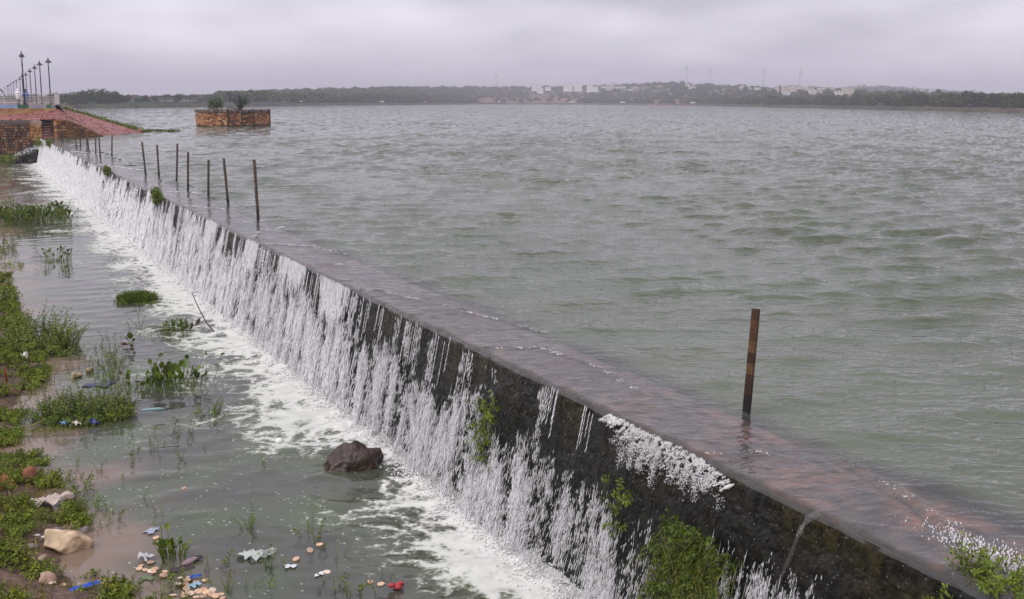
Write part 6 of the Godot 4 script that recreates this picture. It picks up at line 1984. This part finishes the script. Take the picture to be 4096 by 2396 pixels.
func make_far_shore() -> void:
	var mb := MB.new()
	var ts := [-3.0, 0.0, 4.0, 8.0, 14.0, 22.0, 35.0, 55.0, 80.0, 120.0, 170.0, 230.0, 300.0, 380.0, 470.0, 570.0, 680.0, 800.0, 1000.0, 1300.0, 1600.0, 1900.0, 2200.0, 2600.0, 3000.0, 3600.0]
	var na := 240
	for t in ts:
		for i in na:
			var a := lerpf(-0.12, 1.25, i / (na - 1.0))
			var n := nz.get_noise_2d(a * 500.0, t * 0.8)
			var c := Color(0.085, 0.10, 0.04).lerp(Color(0.15, 0.13, 0.07), clampf(0.5 + n, 0, 1))
			var bare := sm(0.415, 0.435, a) * sm(0.515, 0.50, a) * sm(15.0, 60.0, t) * sm(420.0, 300.0, t) + 0.7 * sm(0.555, 0.57, a) * sm(0.62, 0.60, a) * sm(260.0, 150.0, t)
			c = c.lerp(Color(0.26, 0.13, 0.085), clampf(bare + 0.25 * n, 0, 1))
			mb.p(polar(a, pw(a, SHORE_A, SHORE_R) + t, land_y(a, t) - (0.0 if t > 0 else 0.4)), c)
	mb.grid(0, na, ts.size(), false)
	tag(put("far_land", mb.mesh(), M.land, null), "low green land and hills beyond the lake", "land", "", "structure")
	# revetment with pale path edge
	mb = MB.new()
	var prof := [[-2.5, -0.3, Color(0.035, 0.03, 0.026)], [0.0, 0.5, Color(0.035, 0.03, 0.026)], [3.6, 1.9, Color(0.05, 0.042, 0.036)], [3.8, 2.05, Color(0.12, 0.11, 0.095)], [7.5, 2.1, Color(0.10, 0.10, 0.06)], [8.0, 1.6, Color(0.1, 0.1, 0.05)]]
	for q in prof:
		for i in na:
			var a := lerpf(-0.12, 1.25, i / (na - 1.0))
			var g := 1.0 + 0.35 * nr.get_noise_2d(a * 9000.0, q[0] * 9.0)
			mb.p(polar(a, pw(a, SHORE_A, SHORE_R) + q[0], q[1]), (q[2] as Color) * g)
	mb.grid(0, na, prof.size(), false)
	tag(put("shore_revetment", mb.mesh(false), M.matte, null), "dark stone edging along the far shore", "embankment", "", "structure")
	# green fence on the left shore
	mb = MB.new()
	for i in 120:
		var a := lerpf(0.085, 0.26, i / 119.0)
		mb.p(polar(a, pw(a, SHORE_A, SHORE_R) + 10.0, 2.0), Color(0.06, 0.16, 0.11)); mb.p(polar(a, pw(a, SHORE_A, SHORE_R) + 10.0, 3.1), Color(0.06, 0.16, 0.11))
		mb.p(polar(a, pw(a, SHORE_A, SHORE_R) + 10.06, 2.0), Color(0.06, 0.16, 0.11)); mb.p(polar(a, pw(a, SHORE_A, SHORE_R) + 10.06, 3.1), Color(0.06, 0.16, 0.11))
	for i in 119:
		mb.quad(i * 4, i * 4 + 1, i * 4 + 5, i * 4 + 4); mb.quad(i * 4 + 2, i * 4 + 6, i * 4 + 7, i * 4 + 3); mb.quad(i * 4 + 1, i * 4 + 3, i * 4 + 7, i * 4 + 5)
	tag(put("green_fence", mb.mesh(false), M.matte, null), "low green mesh fence behind the far shore path", "fence")
	# individual trees along the water
	var protos := {}
	for k in 4:
		protos[k] = []
		for s in ([4, 2, 2, 3][k]): protos[k].append(far_tree(k, 100 * k + s + 7))
	var trees := [Vector4(43, -601, 5.1, 0), Vector4(45, -593, 4.7, 0), Vector4(47, -592, 5.2, 0), Vector4(48, -576, 5.6, 0), Vector4(49, -565, 5.1, 0), Vector4(52, -578, 4.9, 0), Vector4(55, -594, 6.0, 0), Vector4(57, -594, 6.7, 0), Vector4(60, -597, 7.2, 0), Vector4(61, -587, 7.6, 0), Vector4(65, -598, 6.8, 0), Vector4(67, -595, 5.9, 0), Vector4(69, -596, 5.1, 0), Vector4(71, -598, 5.4, 0), Vector4(74, -604, 4.4, 0), Vector4(79, -626, 4.2, 0), Vector4(46, -614, 2.8, 0), Vector4(49, -589, 2.8, 0), Vector4(56, -593, 3.3, 0), Vector4(62, -587, 3.6, 0), Vector4(68, -598, 3.4, 0), Vector4(87, -624, 4.6, 0), Vector4(84, -618, 3.5, 0), Vector4(91, -632, 3.3, 0), Vector4(95, -638, 3.9, 0), Vector4(101, -642, 4.6, 2), Vector4(111, -658, 5.3, 0), Vector4(119, -668, 4.8, 2), Vector4(122, -673, 2.4, 3), Vector4(130, -698, 3.3, 3), Vector4(142, -722, 3.4, 0), Vector4(150, -727, 2.5, 3), Vector4(170, -795, 3.6, 3), Vector4(175, -785, 3.1, 3), Vector4(179, -777, 2.9, 0), Vector4(202, -842, 4.3, 0), Vector4(209, -844, 3.7, 0), Vector4(217, -851, 3.6, 3), Vector4(244, -921, 3.7, 0), Vector4(244, -901, 2.6, 0), Vector4(263, -932, 4.3, 0), Vector4(276, -951, 3.5, 0), Vector4(294, -990, 4.7, 3), Vector4(309, -995, 2.6, 3), Vector4(321, -1010, 4.0, 0), Vector4(334, -1024, 3.6, 0), Vector4(356, -1055, 3.0, 0), Vector4(388, -1115, 2.6, 3), Vector4(396, -1103, 2.8, 0), Vector4(419, -1139, 1.8, 0), Vector4(447, -1179, 4.4, 0), Vector4(471, -1206, 2.5, 0), Vector4(518, -1289, 4.0, 0), Vector4(540, -1313, 2.2, 0), Vector4(569, -1360, 2.9, 0), Vector4(587, -1369, 2.2, 0), Vector4(637, -1453, 2.3, 0), Vector4(654, -1455, 2.4, 3), Vector4(791, -1514, 2.2, 0), Vector4(829, -1508, 4.7, 0), Vector4(844, -1495, 2.5, 0), Vector4(815, -1422, 5.2, 0), Vector4(835, -1416, 1.9, 3), Vector4(831, -1389, 2.0, 0), Vector4(838, -1365, 4.9, 0), Vector4(814, -1303, 2.0, 3), Vector4(826, -1290, 4.3, 0), Vector4(826, -1256, 2.2, 3), Vector4(784, -1167, 4.1, 0), Vector4(794, -1166, 3.5, 0), Vector4(775, -1120, 4.0, 0), Vector4(755, -1065, 3.1, 0), Vector4(744, -1031, 1.8, 0), Vector4(739, -1000, 2.5, 0), Vector4(692, -914, 2.7, 0), Vector4(685, -885, 3.9, 0), Vector4(628, -785, 7.8, 2), Vector4(619, -759, 7.5, 0), Vector4(622, -768, 6.3, 0), Vector4(616, -750, 6.1, 0), Vector4(608, -730, 4.8, 0), Vector4(602, -715, 5.2, 0), Vector4(597, -703, 5.0, 0), Vector4(592, -689, 4.2, 0), Vector4(591, -676, 6.2, 0), Vector4(583, -659, 7.1, 0), Vector4(571, -635, 6.8, 0), Vector4(555, -603, 7.2, 0), Vector4(536, -570, 6.4, 0), Vector4(524, -547, 6.3, 0), Vector4(511, -525, 6.8, 0), Vector4(496, -499, 6.6, 0), Vector4(497, -489, 6.9, 0), Vector4(484, -469, 6.8, 0), Vector4(483, -457, 6.8, 0), Vector4(476, -444, 7.0, 0), Vector4(468, -431, 7.7, 0), Vector4(461, -419, 8.3, 0), Vector4(454, -408, 7.1, 0), Vector4(460, -407, 6.4, 0), Vector4(455, -398, 5.4, 0), Vector4(444, -382, 5.3, 0), Vector4(438, -373, 6.1, 0), Vector4(433, -365, 6.5, 0), Vector4(430, -357, 6.2, 0), Vector4(469, -444, 2.8, 0), Vector4(562, -628, 4.7, 3), Vector4(437, -377, 3.3, 3), Vector4(462, -428, 3.8, 0), Vector4(428, -366, 4.3, 3), Vector4(540, -586, 2.3, 3), Vector4(431, -367, 3.2, 0), Vector4(432, -367, 4.7, 3), Vector4(467, -434, 3.2, 0), Vector4(424, -359, 4.8, 3), Vector4(434, -376, 3.6, 3), Vector4(427, -366, 3.6, 3), Vector4(482, -472, 4.6, 0), Vector4(513, -530, 3.3, 0), Vector4(492, -496, 4.2, 0), Vector4(497, -499, 5.3, 0), Vector4(487, -482, 3.7, 0), Vector4(491, -497, 5.2, 3), Vector4(425, -359, 3.0, 0), Vector4(513, -532, 4.7, 0), Vector4(470, -440, 4.3, 3), Vector4(547, -599, 4.4, 0), Vector4(574, -650, 3.9, 3), Vector4(473, -456, 2.7, 0), Vector4(524, -556, 2.3, 0), Vector4(516, -534, 4.7, 0), Vector4(589, -673, 6.8, 1), Vector4(512, -525, 8.3, 1), Vector4(505, -512, 8.3, 1), Vector4(495, -492, 7.9, 1), Vector4(490, -480, 6.9, 1), Vector4(483, -462, 9.1, 1), Vector4(552, -601, 7.4, 1), Vector4(454, -400, 6.7, 1), Vector4(434, -370, 6.6, 1), Vector4(709, -962, 6.5, 0), Vector4(693, -924, 5.4, 0), Vector4(685, -906, 6.1, 0), Vector4(669, -869, 5.1, 0), Vector4(654, -837, 4.8, 0), Vector4(675, -882, 4.9, 0)]
	var r := RandomNumberGenerator.new()
	r.seed = 61
	var rows := {}
	var kinds := ["broadleaf_tree", "palm_tree", "umbrella_tree", "shore_bush"]
	for q in trees:
		var k := int(q.w)
		var p: Node3D = protos[k][r.randi() % protos[k].size()]
		var o: Node3D = p.duplicate()
		o.name = numbered(kinds[k])
		add_child(o, true)
		var a := atan2(q.x, -q.y)
		var rr := Vector2(q.x, q.y).length()
		var y := land_y(a, rr - pw(a, SHORE_A, SHORE_R))
		var s: float = q.z * 1.12
		var wd := s * r.randf_range(1.0, 1.45) if k != 1 else s
		o.transform = Transform3D(Basis(Vector3.UP, r.randf() * TAU).scaled(Vector3(wd, s, wd)), Vector3(q.x, maxf(y, 1.6), q.y))
		var side := "in the grove beyond the dam" if a < 0.135 else "on the shore left of the stone tower" if a < 0.19 else "on the shore right of the tower" if a < 0.44 else "on the shore before the white buildings" if a < 0.66 else "on the right shore"
		if k != 2:
			var key: String = ["round crowned tree", "palm above the tree line", "", "low green bush"][k] + "|" + side
			if not rows.has(key): rows[key] = []
			rows[key].append(o)
		if k == 1: tag(o, ["tall", "slender"][0 if q.z > 8 else 1] + " palm rising above the tree line " + side, "palm", "palms in the right shore's tree line")
		elif k == 2: tag(o, "flat topped umbrella tree " + ("leaning over the water edge, larger of the pair beyond the tower" if q.x == 119 else "beside the round tree left of the tower" if q.x == 101 else "standing alone before the hazy town"), "tree")
		elif k == 3: tag(o, "low green bush " + side, "bush", "bushes " + side)
		else: tag(o, ("tall" if q.z > 6.0 else "middling" if q.z > 4.2 else "small") + " round crowned tree " + side, "tree", "trees " + side)
	for key in rows: label_along(rows[key], key.split("|")[0] + ", %s from the left " + key.split("|")[1])
	# the wooded land behind, as one mass
	var sites: Array = []
	for q in town_list(): sites.append(Vector2(atan2(q[0].x, -q[0].z), Vector2(q[0].x, q[0].z).length()))
	var fx := []
	var fc := []
	for i in 12000:
		var a := r.randf_range(-0.05, 0.97)
		var t := 30.0 + 1250.0 * pow(r.randf(), 1.5)
		if a > 0.62 and r.randf() < 0.55: t = r.randf_range(1000.0, 3300.0)
		if a > 0.415 and a < 0.515 and t > 20.0 and t < 260.0 and r.randf() < 0.9: continue
		if a > 0.555 and a < 0.62 and t < 200.0 and r.randf() < 0.7: continue
		if a < 0.19:
			t += 420.0
			if r.randf() < 0.6: continue
		if nz.get_noise_2d(a * 700.0, t * 0.6) < -0.18: continue
		var sr := pw(a, SHORE_A, SHORE_R)
		var clear := false
		for q in sites:
			if absf(a - q.x) < 0.007 and sr + t > q.y - 90.0 and sr + t < q.y + 12.0: clear = true
		if clear: continue
		var s := r.randf_range(3.2, 6.6) * (1.25 if a < 0.42 and a > 0.2 else 1.0)
		if a < 0.2: s *= 0.85
		var wd := s * r.randf_range(1.1, 1.7)
		fx.append(Transform3D(Basis(Vector3.UP, r.randf() * TAU).scaled(Vector3(wd, s, wd)), polar(a, sr + t, land_y(a, t) - 0.3)))
		var g := r.randf_range(0.55, 1.35)
		fc.append(Color(g * r.randf_range(0.85, 1.2), g, g * 0.9))
	var mass := MB.new()
	r.seed = 5
	for i in 150:
		var d := Vector3(r.randfn(), r.randfn(), r.randfn()).normalized()
		var c: Color = Color(0.035, 0.062, 0.016).lerp(Color(0.095, 0.12, 0.032), r.randf())
		mass.leaf(Vector3(0, 0.55, 0) + d * Vector3(0.46, 0.42, 0.46) * pow(r.randf(), 0.3), (d + Vector3(r.randfn(), r.randfn(), r.randfn()) * 0.7).normalized(), Vector3(r.randfn(), 1, r.randfn()).normalized(), 0.26, 0.2, c, 0.3)
	tag(many("woodland", mass.mesh(false), M.far_foliage, fx, fc), "dense hazy woodland covering the land beyond the lake", "woods")
	# white shelters on the path
	var at := [Vector3(200.69, 2.65, -816.36), Vector3(220.0, 2.3, -850.95), Vector3(243.2, 2.62, -890.0), Vector3(372.8, 2.65, -1062.05), Vector3(480.0, 2.92, -1216.8), Vector3(727.4, 3.07, -1540.9), Vector3(809.4, 3.17, -1471.3), Vector3(812.1, 2.86, -1332.5), Vector3(760.1, 2.81, -1092.0), Vector3(658.0, 2.73, -840.6), Vector3(525.84, 2.6, -550.85), Vector3(489.78, 2.5, -480.1), Vector3(461.24, 2.4, -418.2), Vector3(439.4, 3.9, -378.9)]
	var wide := [24, 18, 28, 17, 18, 22, 22, 21, 21, 22, 24, 22, 33, 20]
	var mpp := [0.18, 0.19, 0.2, 0.24, 0.29, 0.37, 0.37, 0.34, 0.29, 0.23, 0.16, 0.14, 0.13, 0.12]
	var told := ["behind the stone tower's right end", "faint one right of the stone tower", "right of the tower, long and low", "in the left middle", "second before the woods of the middle shore", "before the bare field's left edge", "below the apartment row", "at the right edge of the bare field", "before the green fenced garden", "nearest the small umbrella tree", "first on the right wooded shore", "second on the right wooded shore", "longest, on the right wooded shore", "set back and raised near the frame's edge"]
	for i in at.size():
		var p: Vector3 = at[i]
		var o := thing("shore_shelter", Vector3(p.x, 2.05, p.z), -atan2(p.x, -p.z))
		tag(o, "white roofed open shelter on the far shore, " + told[i], "shelter", "white shelters along the far shore")
		var w: float = wide[i] * mpp[i]
		var h := maxf(p.y - 2.05 + 0.35, 1.3) * (1.0 if w < 6 else 1.15)
		mb = MB.new()
		mb.box(Vector3(0, h, 0), Vector3(w, maxf(0.7, 4.2 * mpp[i]), 2.6), Color(0.82, 0.82, 0.8))
		put("roof", mb.mesh(false), M.matte, o)
		for s in [-0.4, 0.4]:
			mb = MB.new()
			mb.box(Vector3(s * w, h * 0.5 - 0.2, 0), Vector3(0.2, h, 0.2), Color(0.2, 0.19, 0.18))
			put("post", mb.mesh(false), M.matte, o)
	make_town(r)

func block(o: Node3D, c: Vector3, s: Vector3, col: Color, floors: int, bays: int, roof := Color(0.5, 0.48, 0.46)) -> void:
	var mb := MB.new()
	mb.box(c + Vector3(0, s.y * 0.5 - 1.0, 0), Vector3(s.x, s.y + 2.0, s.z), col)
	put("wall", mb.mesh(false), M.matte, o)
	mb = MB.new()
	mb.box(c + Vector3(0, s.y + 0.22, 0), Vector3(s.x + 0.5, 0.44, s.z + 0.5), roof)
	put("roof", mb.mesh(false), M.matte, o)
	for f in floors:
		for b in bays:
			mb = MB.new()
			var wd := s.x / bays
			mb.box(c + Vector3(-s.x * 0.5 + (b + 0.5) * wd, s.y * (f + 0.55) / floors, s.z * 0.5), Vector3(wd * 0.5, s.y / floors * 0.42, 0.12), Color(0.10, 0.10, 0.11))
			put("window", mb.mesh(false), M.satin, o)

func town_list() -> Array:
	var w := Color(0.92, 0.91, 0.91)
	var list := [
		[Vector3(926.8, 20.5, -1812), "white house with a domed tower above a stepped terrace", [[Vector3(-3, 0, 0), Vector3(14, 9, 9), 3, 4], [Vector3(-2.5, 9.4, 0), Vector3(5, 3.2, 5), 1, 2]], w],
		[Vector3(922, 16, -1791), "white stepped terrace house below the domed one", [[Vector3(0, 0, 0), Vector3(11, 7.5, 8), 3, 4], [Vector3(-1.5, 7.9, 0), Vector3(7, 3, 6), 1, 3]], w],
		[Vector3(943.8, 21, -1803), "small white house right of the domed one", [[Vector3.ZERO, Vector3(10, 5, 8), 2, 4]], w],
		[Vector3(1000, 20.5, -1832), "left block of the white apartment row", [[Vector3.ZERO, Vector3(17, 11.6, 10), 4, 5], [Vector3(4, 12, 0), Vector3(6, 1.6, 5), 1, 2]], w],
		[Vector3(1017, 20.5, -1825), "middle block of the white apartment row", [[Vector3.ZERO, Vector3(15, 12.4, 10), 4, 5], [Vector3(-3, 12.8, 0), Vector3(5, 1.8, 5), 1, 1]], w],
		[Vector3(1033, 18.5, -1799), "right stepped block of the white apartment row", [[Vector3(-5, 0, 0), Vector3(12, 12, 9), 4, 4], [Vector3(5, 0, 1), Vector3(10, 8.5, 9), 3, 4]], w],
		[Vector3(1074.6, 19, -1796), "long pale institutional building with a clock tower like centre", [[Vector3(-13, 0, 0), Vector3(19, 10, 9), 3, 7], [Vector3(12.5, 0, 0), Vector3(20, 9, 9), 3, 7], [Vector3(-1.2, 0, 1), Vector3(5, 14.6, 6), 4, 2]], Color(0.66, 0.62, 0.58)],
		[Vector3(1048, 14, -1694), "small bright white house below the long pale building", [[Vector3.ZERO, Vector3(10, 7.4, 8), 2, 4]], w],
		[Vector3(1086, 18, -1733), "pinkish white two storey house right of the long pale building", [[Vector3(-2, 0, 0), Vector3(15, 6, 8), 2, 6], [Vector3(-3, 6.4, 0), Vector3(6, 2, 5), 1, 2]], Color(0.66, 0.58, 0.62)],
		[Vector3(1114.5, 21, -1720), "low white house with a brick coloured end", [[Vector3(-2, 0, 0), Vector3(12, 3.4, 7), 1, 4], [Vector3(6.5, 0, 0), Vector3(5, 4.8, 7), 1, 2]], w],
		[Vector3(1243, 26, -1828), "upper pale pink long block on the hill", [[Vector3.ZERO, Vector3(40, 8.4, 12), 3, 12], [Vector3(16, 8.6, 0), Vector3(9, 2.4, 8), 1, 3]], Color(0.62, 0.56, 0.6)],
		[Vector3(1281.6, 25.5, -1798), "very long white factory building across the hill top", [[Vector3.ZERO, Vector3(82, 5.4, 14), 1, 20]], w],
		[Vector3(1143.5, 15.5, -1648), "yellowish flat roofed house below the factory", [[Vector3.ZERO, Vector3(14, 5.2, 8), 1, 4]], Color(0.62, 0.55, 0.42)],
		[Vector3(1063, 8.4, -1517), "pale house with a hipped grey roof near the garden", [[Vector3.ZERO, Vector3(10, 3.6, 7), 1, 3]], Color(0.58, 0.56, 0.6)],
		[Vector3(1176, 15, -1633), "narrow yellow tower like house among the trees", [[Vector3.ZERO, Vector3(4.6, 6.4, 5), 2, 1]], Color(0.62, 0.55, 0.4)],
		[Vector3(1159, 13.2, -1528), "white terraced house left of the pylons", [[Vector3(-2, 0, 0), Vector3(15, 4.4, 8), 1, 5], [Vector3(3, 4.8, 0), Vector3(5, 2.6, 5), 1, 2]], w],
		[Vector3(1099.8, 10.4, -1387), "white cube house beside the umbrella tree", [[Vector3.ZERO, Vector3(6, 5.6, 6), 2, 2]], w]]
	return list

func make_town(r: RandomNumberGenerator) -> void:
	var w := Color(0.92, 0.91, 0.91)
	for q in town_list():
		var p: Vector3 = q[0] + Vector3(0, 4.0, 0)
		var o := thing("white_building" if q[3] == w else "pale_building", p, -atan2(p.x, -p.z))
		tag(o, q[1], "building")
		for s in q[2]: block(o, s[0], s[1], q[3], s[2], s[3], Color(0.30, 0.2, 0.15) if p.x > 1074 and p.x < 1075 else Color(0.5, 0.48, 0.47))
		if p.x == 926.8:
			var mb := MB.new()
			mb.lathe(Vector3(-5.5, 12.9, 0), [Vector2(3.4, 0), Vector2(3.3, 0.9), Vector2(2.4, 2.0), Vector2(0.8, 2.8), Vector2(0, 3.3)], 10, w)
			put("dome", mb.mesh(), M.matte, o)
	# the hazy town on the right, every house its own
	var protos: Array = []
	for k in 5:
		var o := Node3D.new()
		block(o, Vector3.ZERO, [Vector3(11, 7, 9), Vector3(9, 10, 9), Vector3(14, 5, 9), Vector3(8, 4, 8), Vector3(12, 9, 10)][k], [Color(0.74, 0.72, 0.7), Color(0.62, 0.56, 0.47), Color(0.76, 0.74, 0.75), Color(0.58, 0.48, 0.43), Color(0.7, 0.67, 0.62)][k], [2, 3, 1, 1, 3][k], 3)
		protos.append(o)
	var towns := [[], [], []]
	for i in 80:
		var a: float
		var t: float
		var zone := 0
		if i < 46:
			a = r.randf_range(0.685, 0.738); t = r.randf_range(330.0, 720.0)
		elif i < 62:
			a = r.randf_range(0.73, 0.81); t = r.randf_range(1500.0, 2500.0); zone = 1
		else:
			a = r.randf_range(0.60, 0.70); t = r.randf_range(500.0, 900.0); zone = 2
		var o: Node3D = protos[r.randi() % 5].duplicate()
		o.name = numbered("town_house")
		add_child(o, true)
		var y := land_y(a, t)
		var s := r.randf_range(0.5, 0.85) * (1.0 if zone == 0 else 1.05 if zone == 1 else 0.8)
		o.transform = Transform3D(Basis(Vector3.UP, -a + r.randfn() * 0.3).scaled(Vector3(s, s, s)), polar(a, pw(a, SHORE_A, SHORE_R) + t, y + (1.5 if zone == 0 else 0.5)))
		towns[zone].append(o)
		tag(o, ["pale flat roofed house in the dense hazy town right of the pylons", "faint flat roofed house on the farthest hazy hill", "small pale house scattered among woods behind the pylons"][zone], "house", ["houses of the dense hazy town", "houses on the farthest hill", "houses among the woods"][zone])
	label_along(towns[0], "pale flat roofed house, %s from the left in the hazy town")
	label_along(towns[1], "faint house, %s from the left on the farthest hazy hill")
	label_along(towns[2], "small pale house, %s from the left among the woods behind the pylons")
	# lattice pylons and masts
	for q in [[0.437, 2200.0, 30.0, "thin mast far left above the woods"], [0.602, 2300.0, 42.0, "lattice pylon left of the long factory"], [0.622, 2300.0, 40.0, "lattice pylon above the long factory"], [0.667, 2000.0, 38.0, "lattice pylon standing left of the hazy town"], [0.697, 2000.0, 40.0, "lattice pylon above the hazy town"]]:
		var sr := pw(q[0], SHORE_A, SHORE_R)
		var p := polar(q[0], q[1], land_y(q[0], q[1] - sr))
		var o := thing("lattice_pylon", p, -q[0])
		tag(o, q[3], "pylon", "pylons on the skyline")
		var mb := MB.new()
		var h: float = q[2]
		for c in [Vector3(-1, 0, -1), Vector3(1, 0, -1), Vector3(1, 0, 1), Vector3(-1, 0, 1)]:
			mb.tube([c * 2.6, c * 0.5 + Vector3(0, h, 0)], [0.18, 0.13], 4, Color(0.2, 0.2, 0.22))
		for k in 7:
			var f0 := k / 7.0
			var f1 := (k + 1) / 7.0
			for z in [-1, 1]:
				mb.tube([Vector3(-lerpf(2.6, 0.5, f0), h * f0, z * lerpf(2.6, 0.5, f0)), Vector3(lerpf(2.6, 0.5, f1), h * f1, z * lerpf(2.6, 0.5, f1))], [0.06, 0.06], 3, Color(0.16, 0.16, 0.18), false)
				mb.tube([Vector3(lerpf(2.6, 0.5, f0), h * f0, z * lerpf(2.6, 0.5, f0)), Vector3(-lerpf(2.6, 0.5, f1), h * f1, z * lerpf(2.6, 0.5, f1))], [0.06, 0.06], 3, Color(0.16, 0.16, 0.18), false)
		put("tower", mb.mesh(false), M.matte, o)
		mb = MB.new()
		for k in 3: mb.box(Vector3(0, h * (0.76 + 0.1 * k), 0), Vector3(9.0 - 1.5 * k, 0.4, 0.5), Color(0.16, 0.16, 0.18))
		put("cross_arms", mb.mesh(false), M.matte, o)


func _ready() -> void:
	rng.seed = 20240
	nz.seed = 4; nz.frequency = 0.05; nz.fractal_octaves = 3; nz.noise_type = FastNoiseLite.TYPE_SIMPLEX_SMOOTH
	nr.seed = 14; nr.frequency = 0.1; nr.fractal_octaves = 3; nr.noise_type = FastNoiseLite.TYPE_SIMPLEX_SMOOTH
	make_camera_and_light()
	make_materials()
	bake_waves()
	make_lake()
	make_pool()
	make_bank()
	make_weir()
	make_lake_bed()
	make_film()
	stone_kinds()
	make_embankment()
	make_promenade()
	make_tower()
	make_far_shore()
	rng.seed = 777
	make_falls()
	make_posts()
	make_people()
	make_plants()
	make_rocks_and_litter()
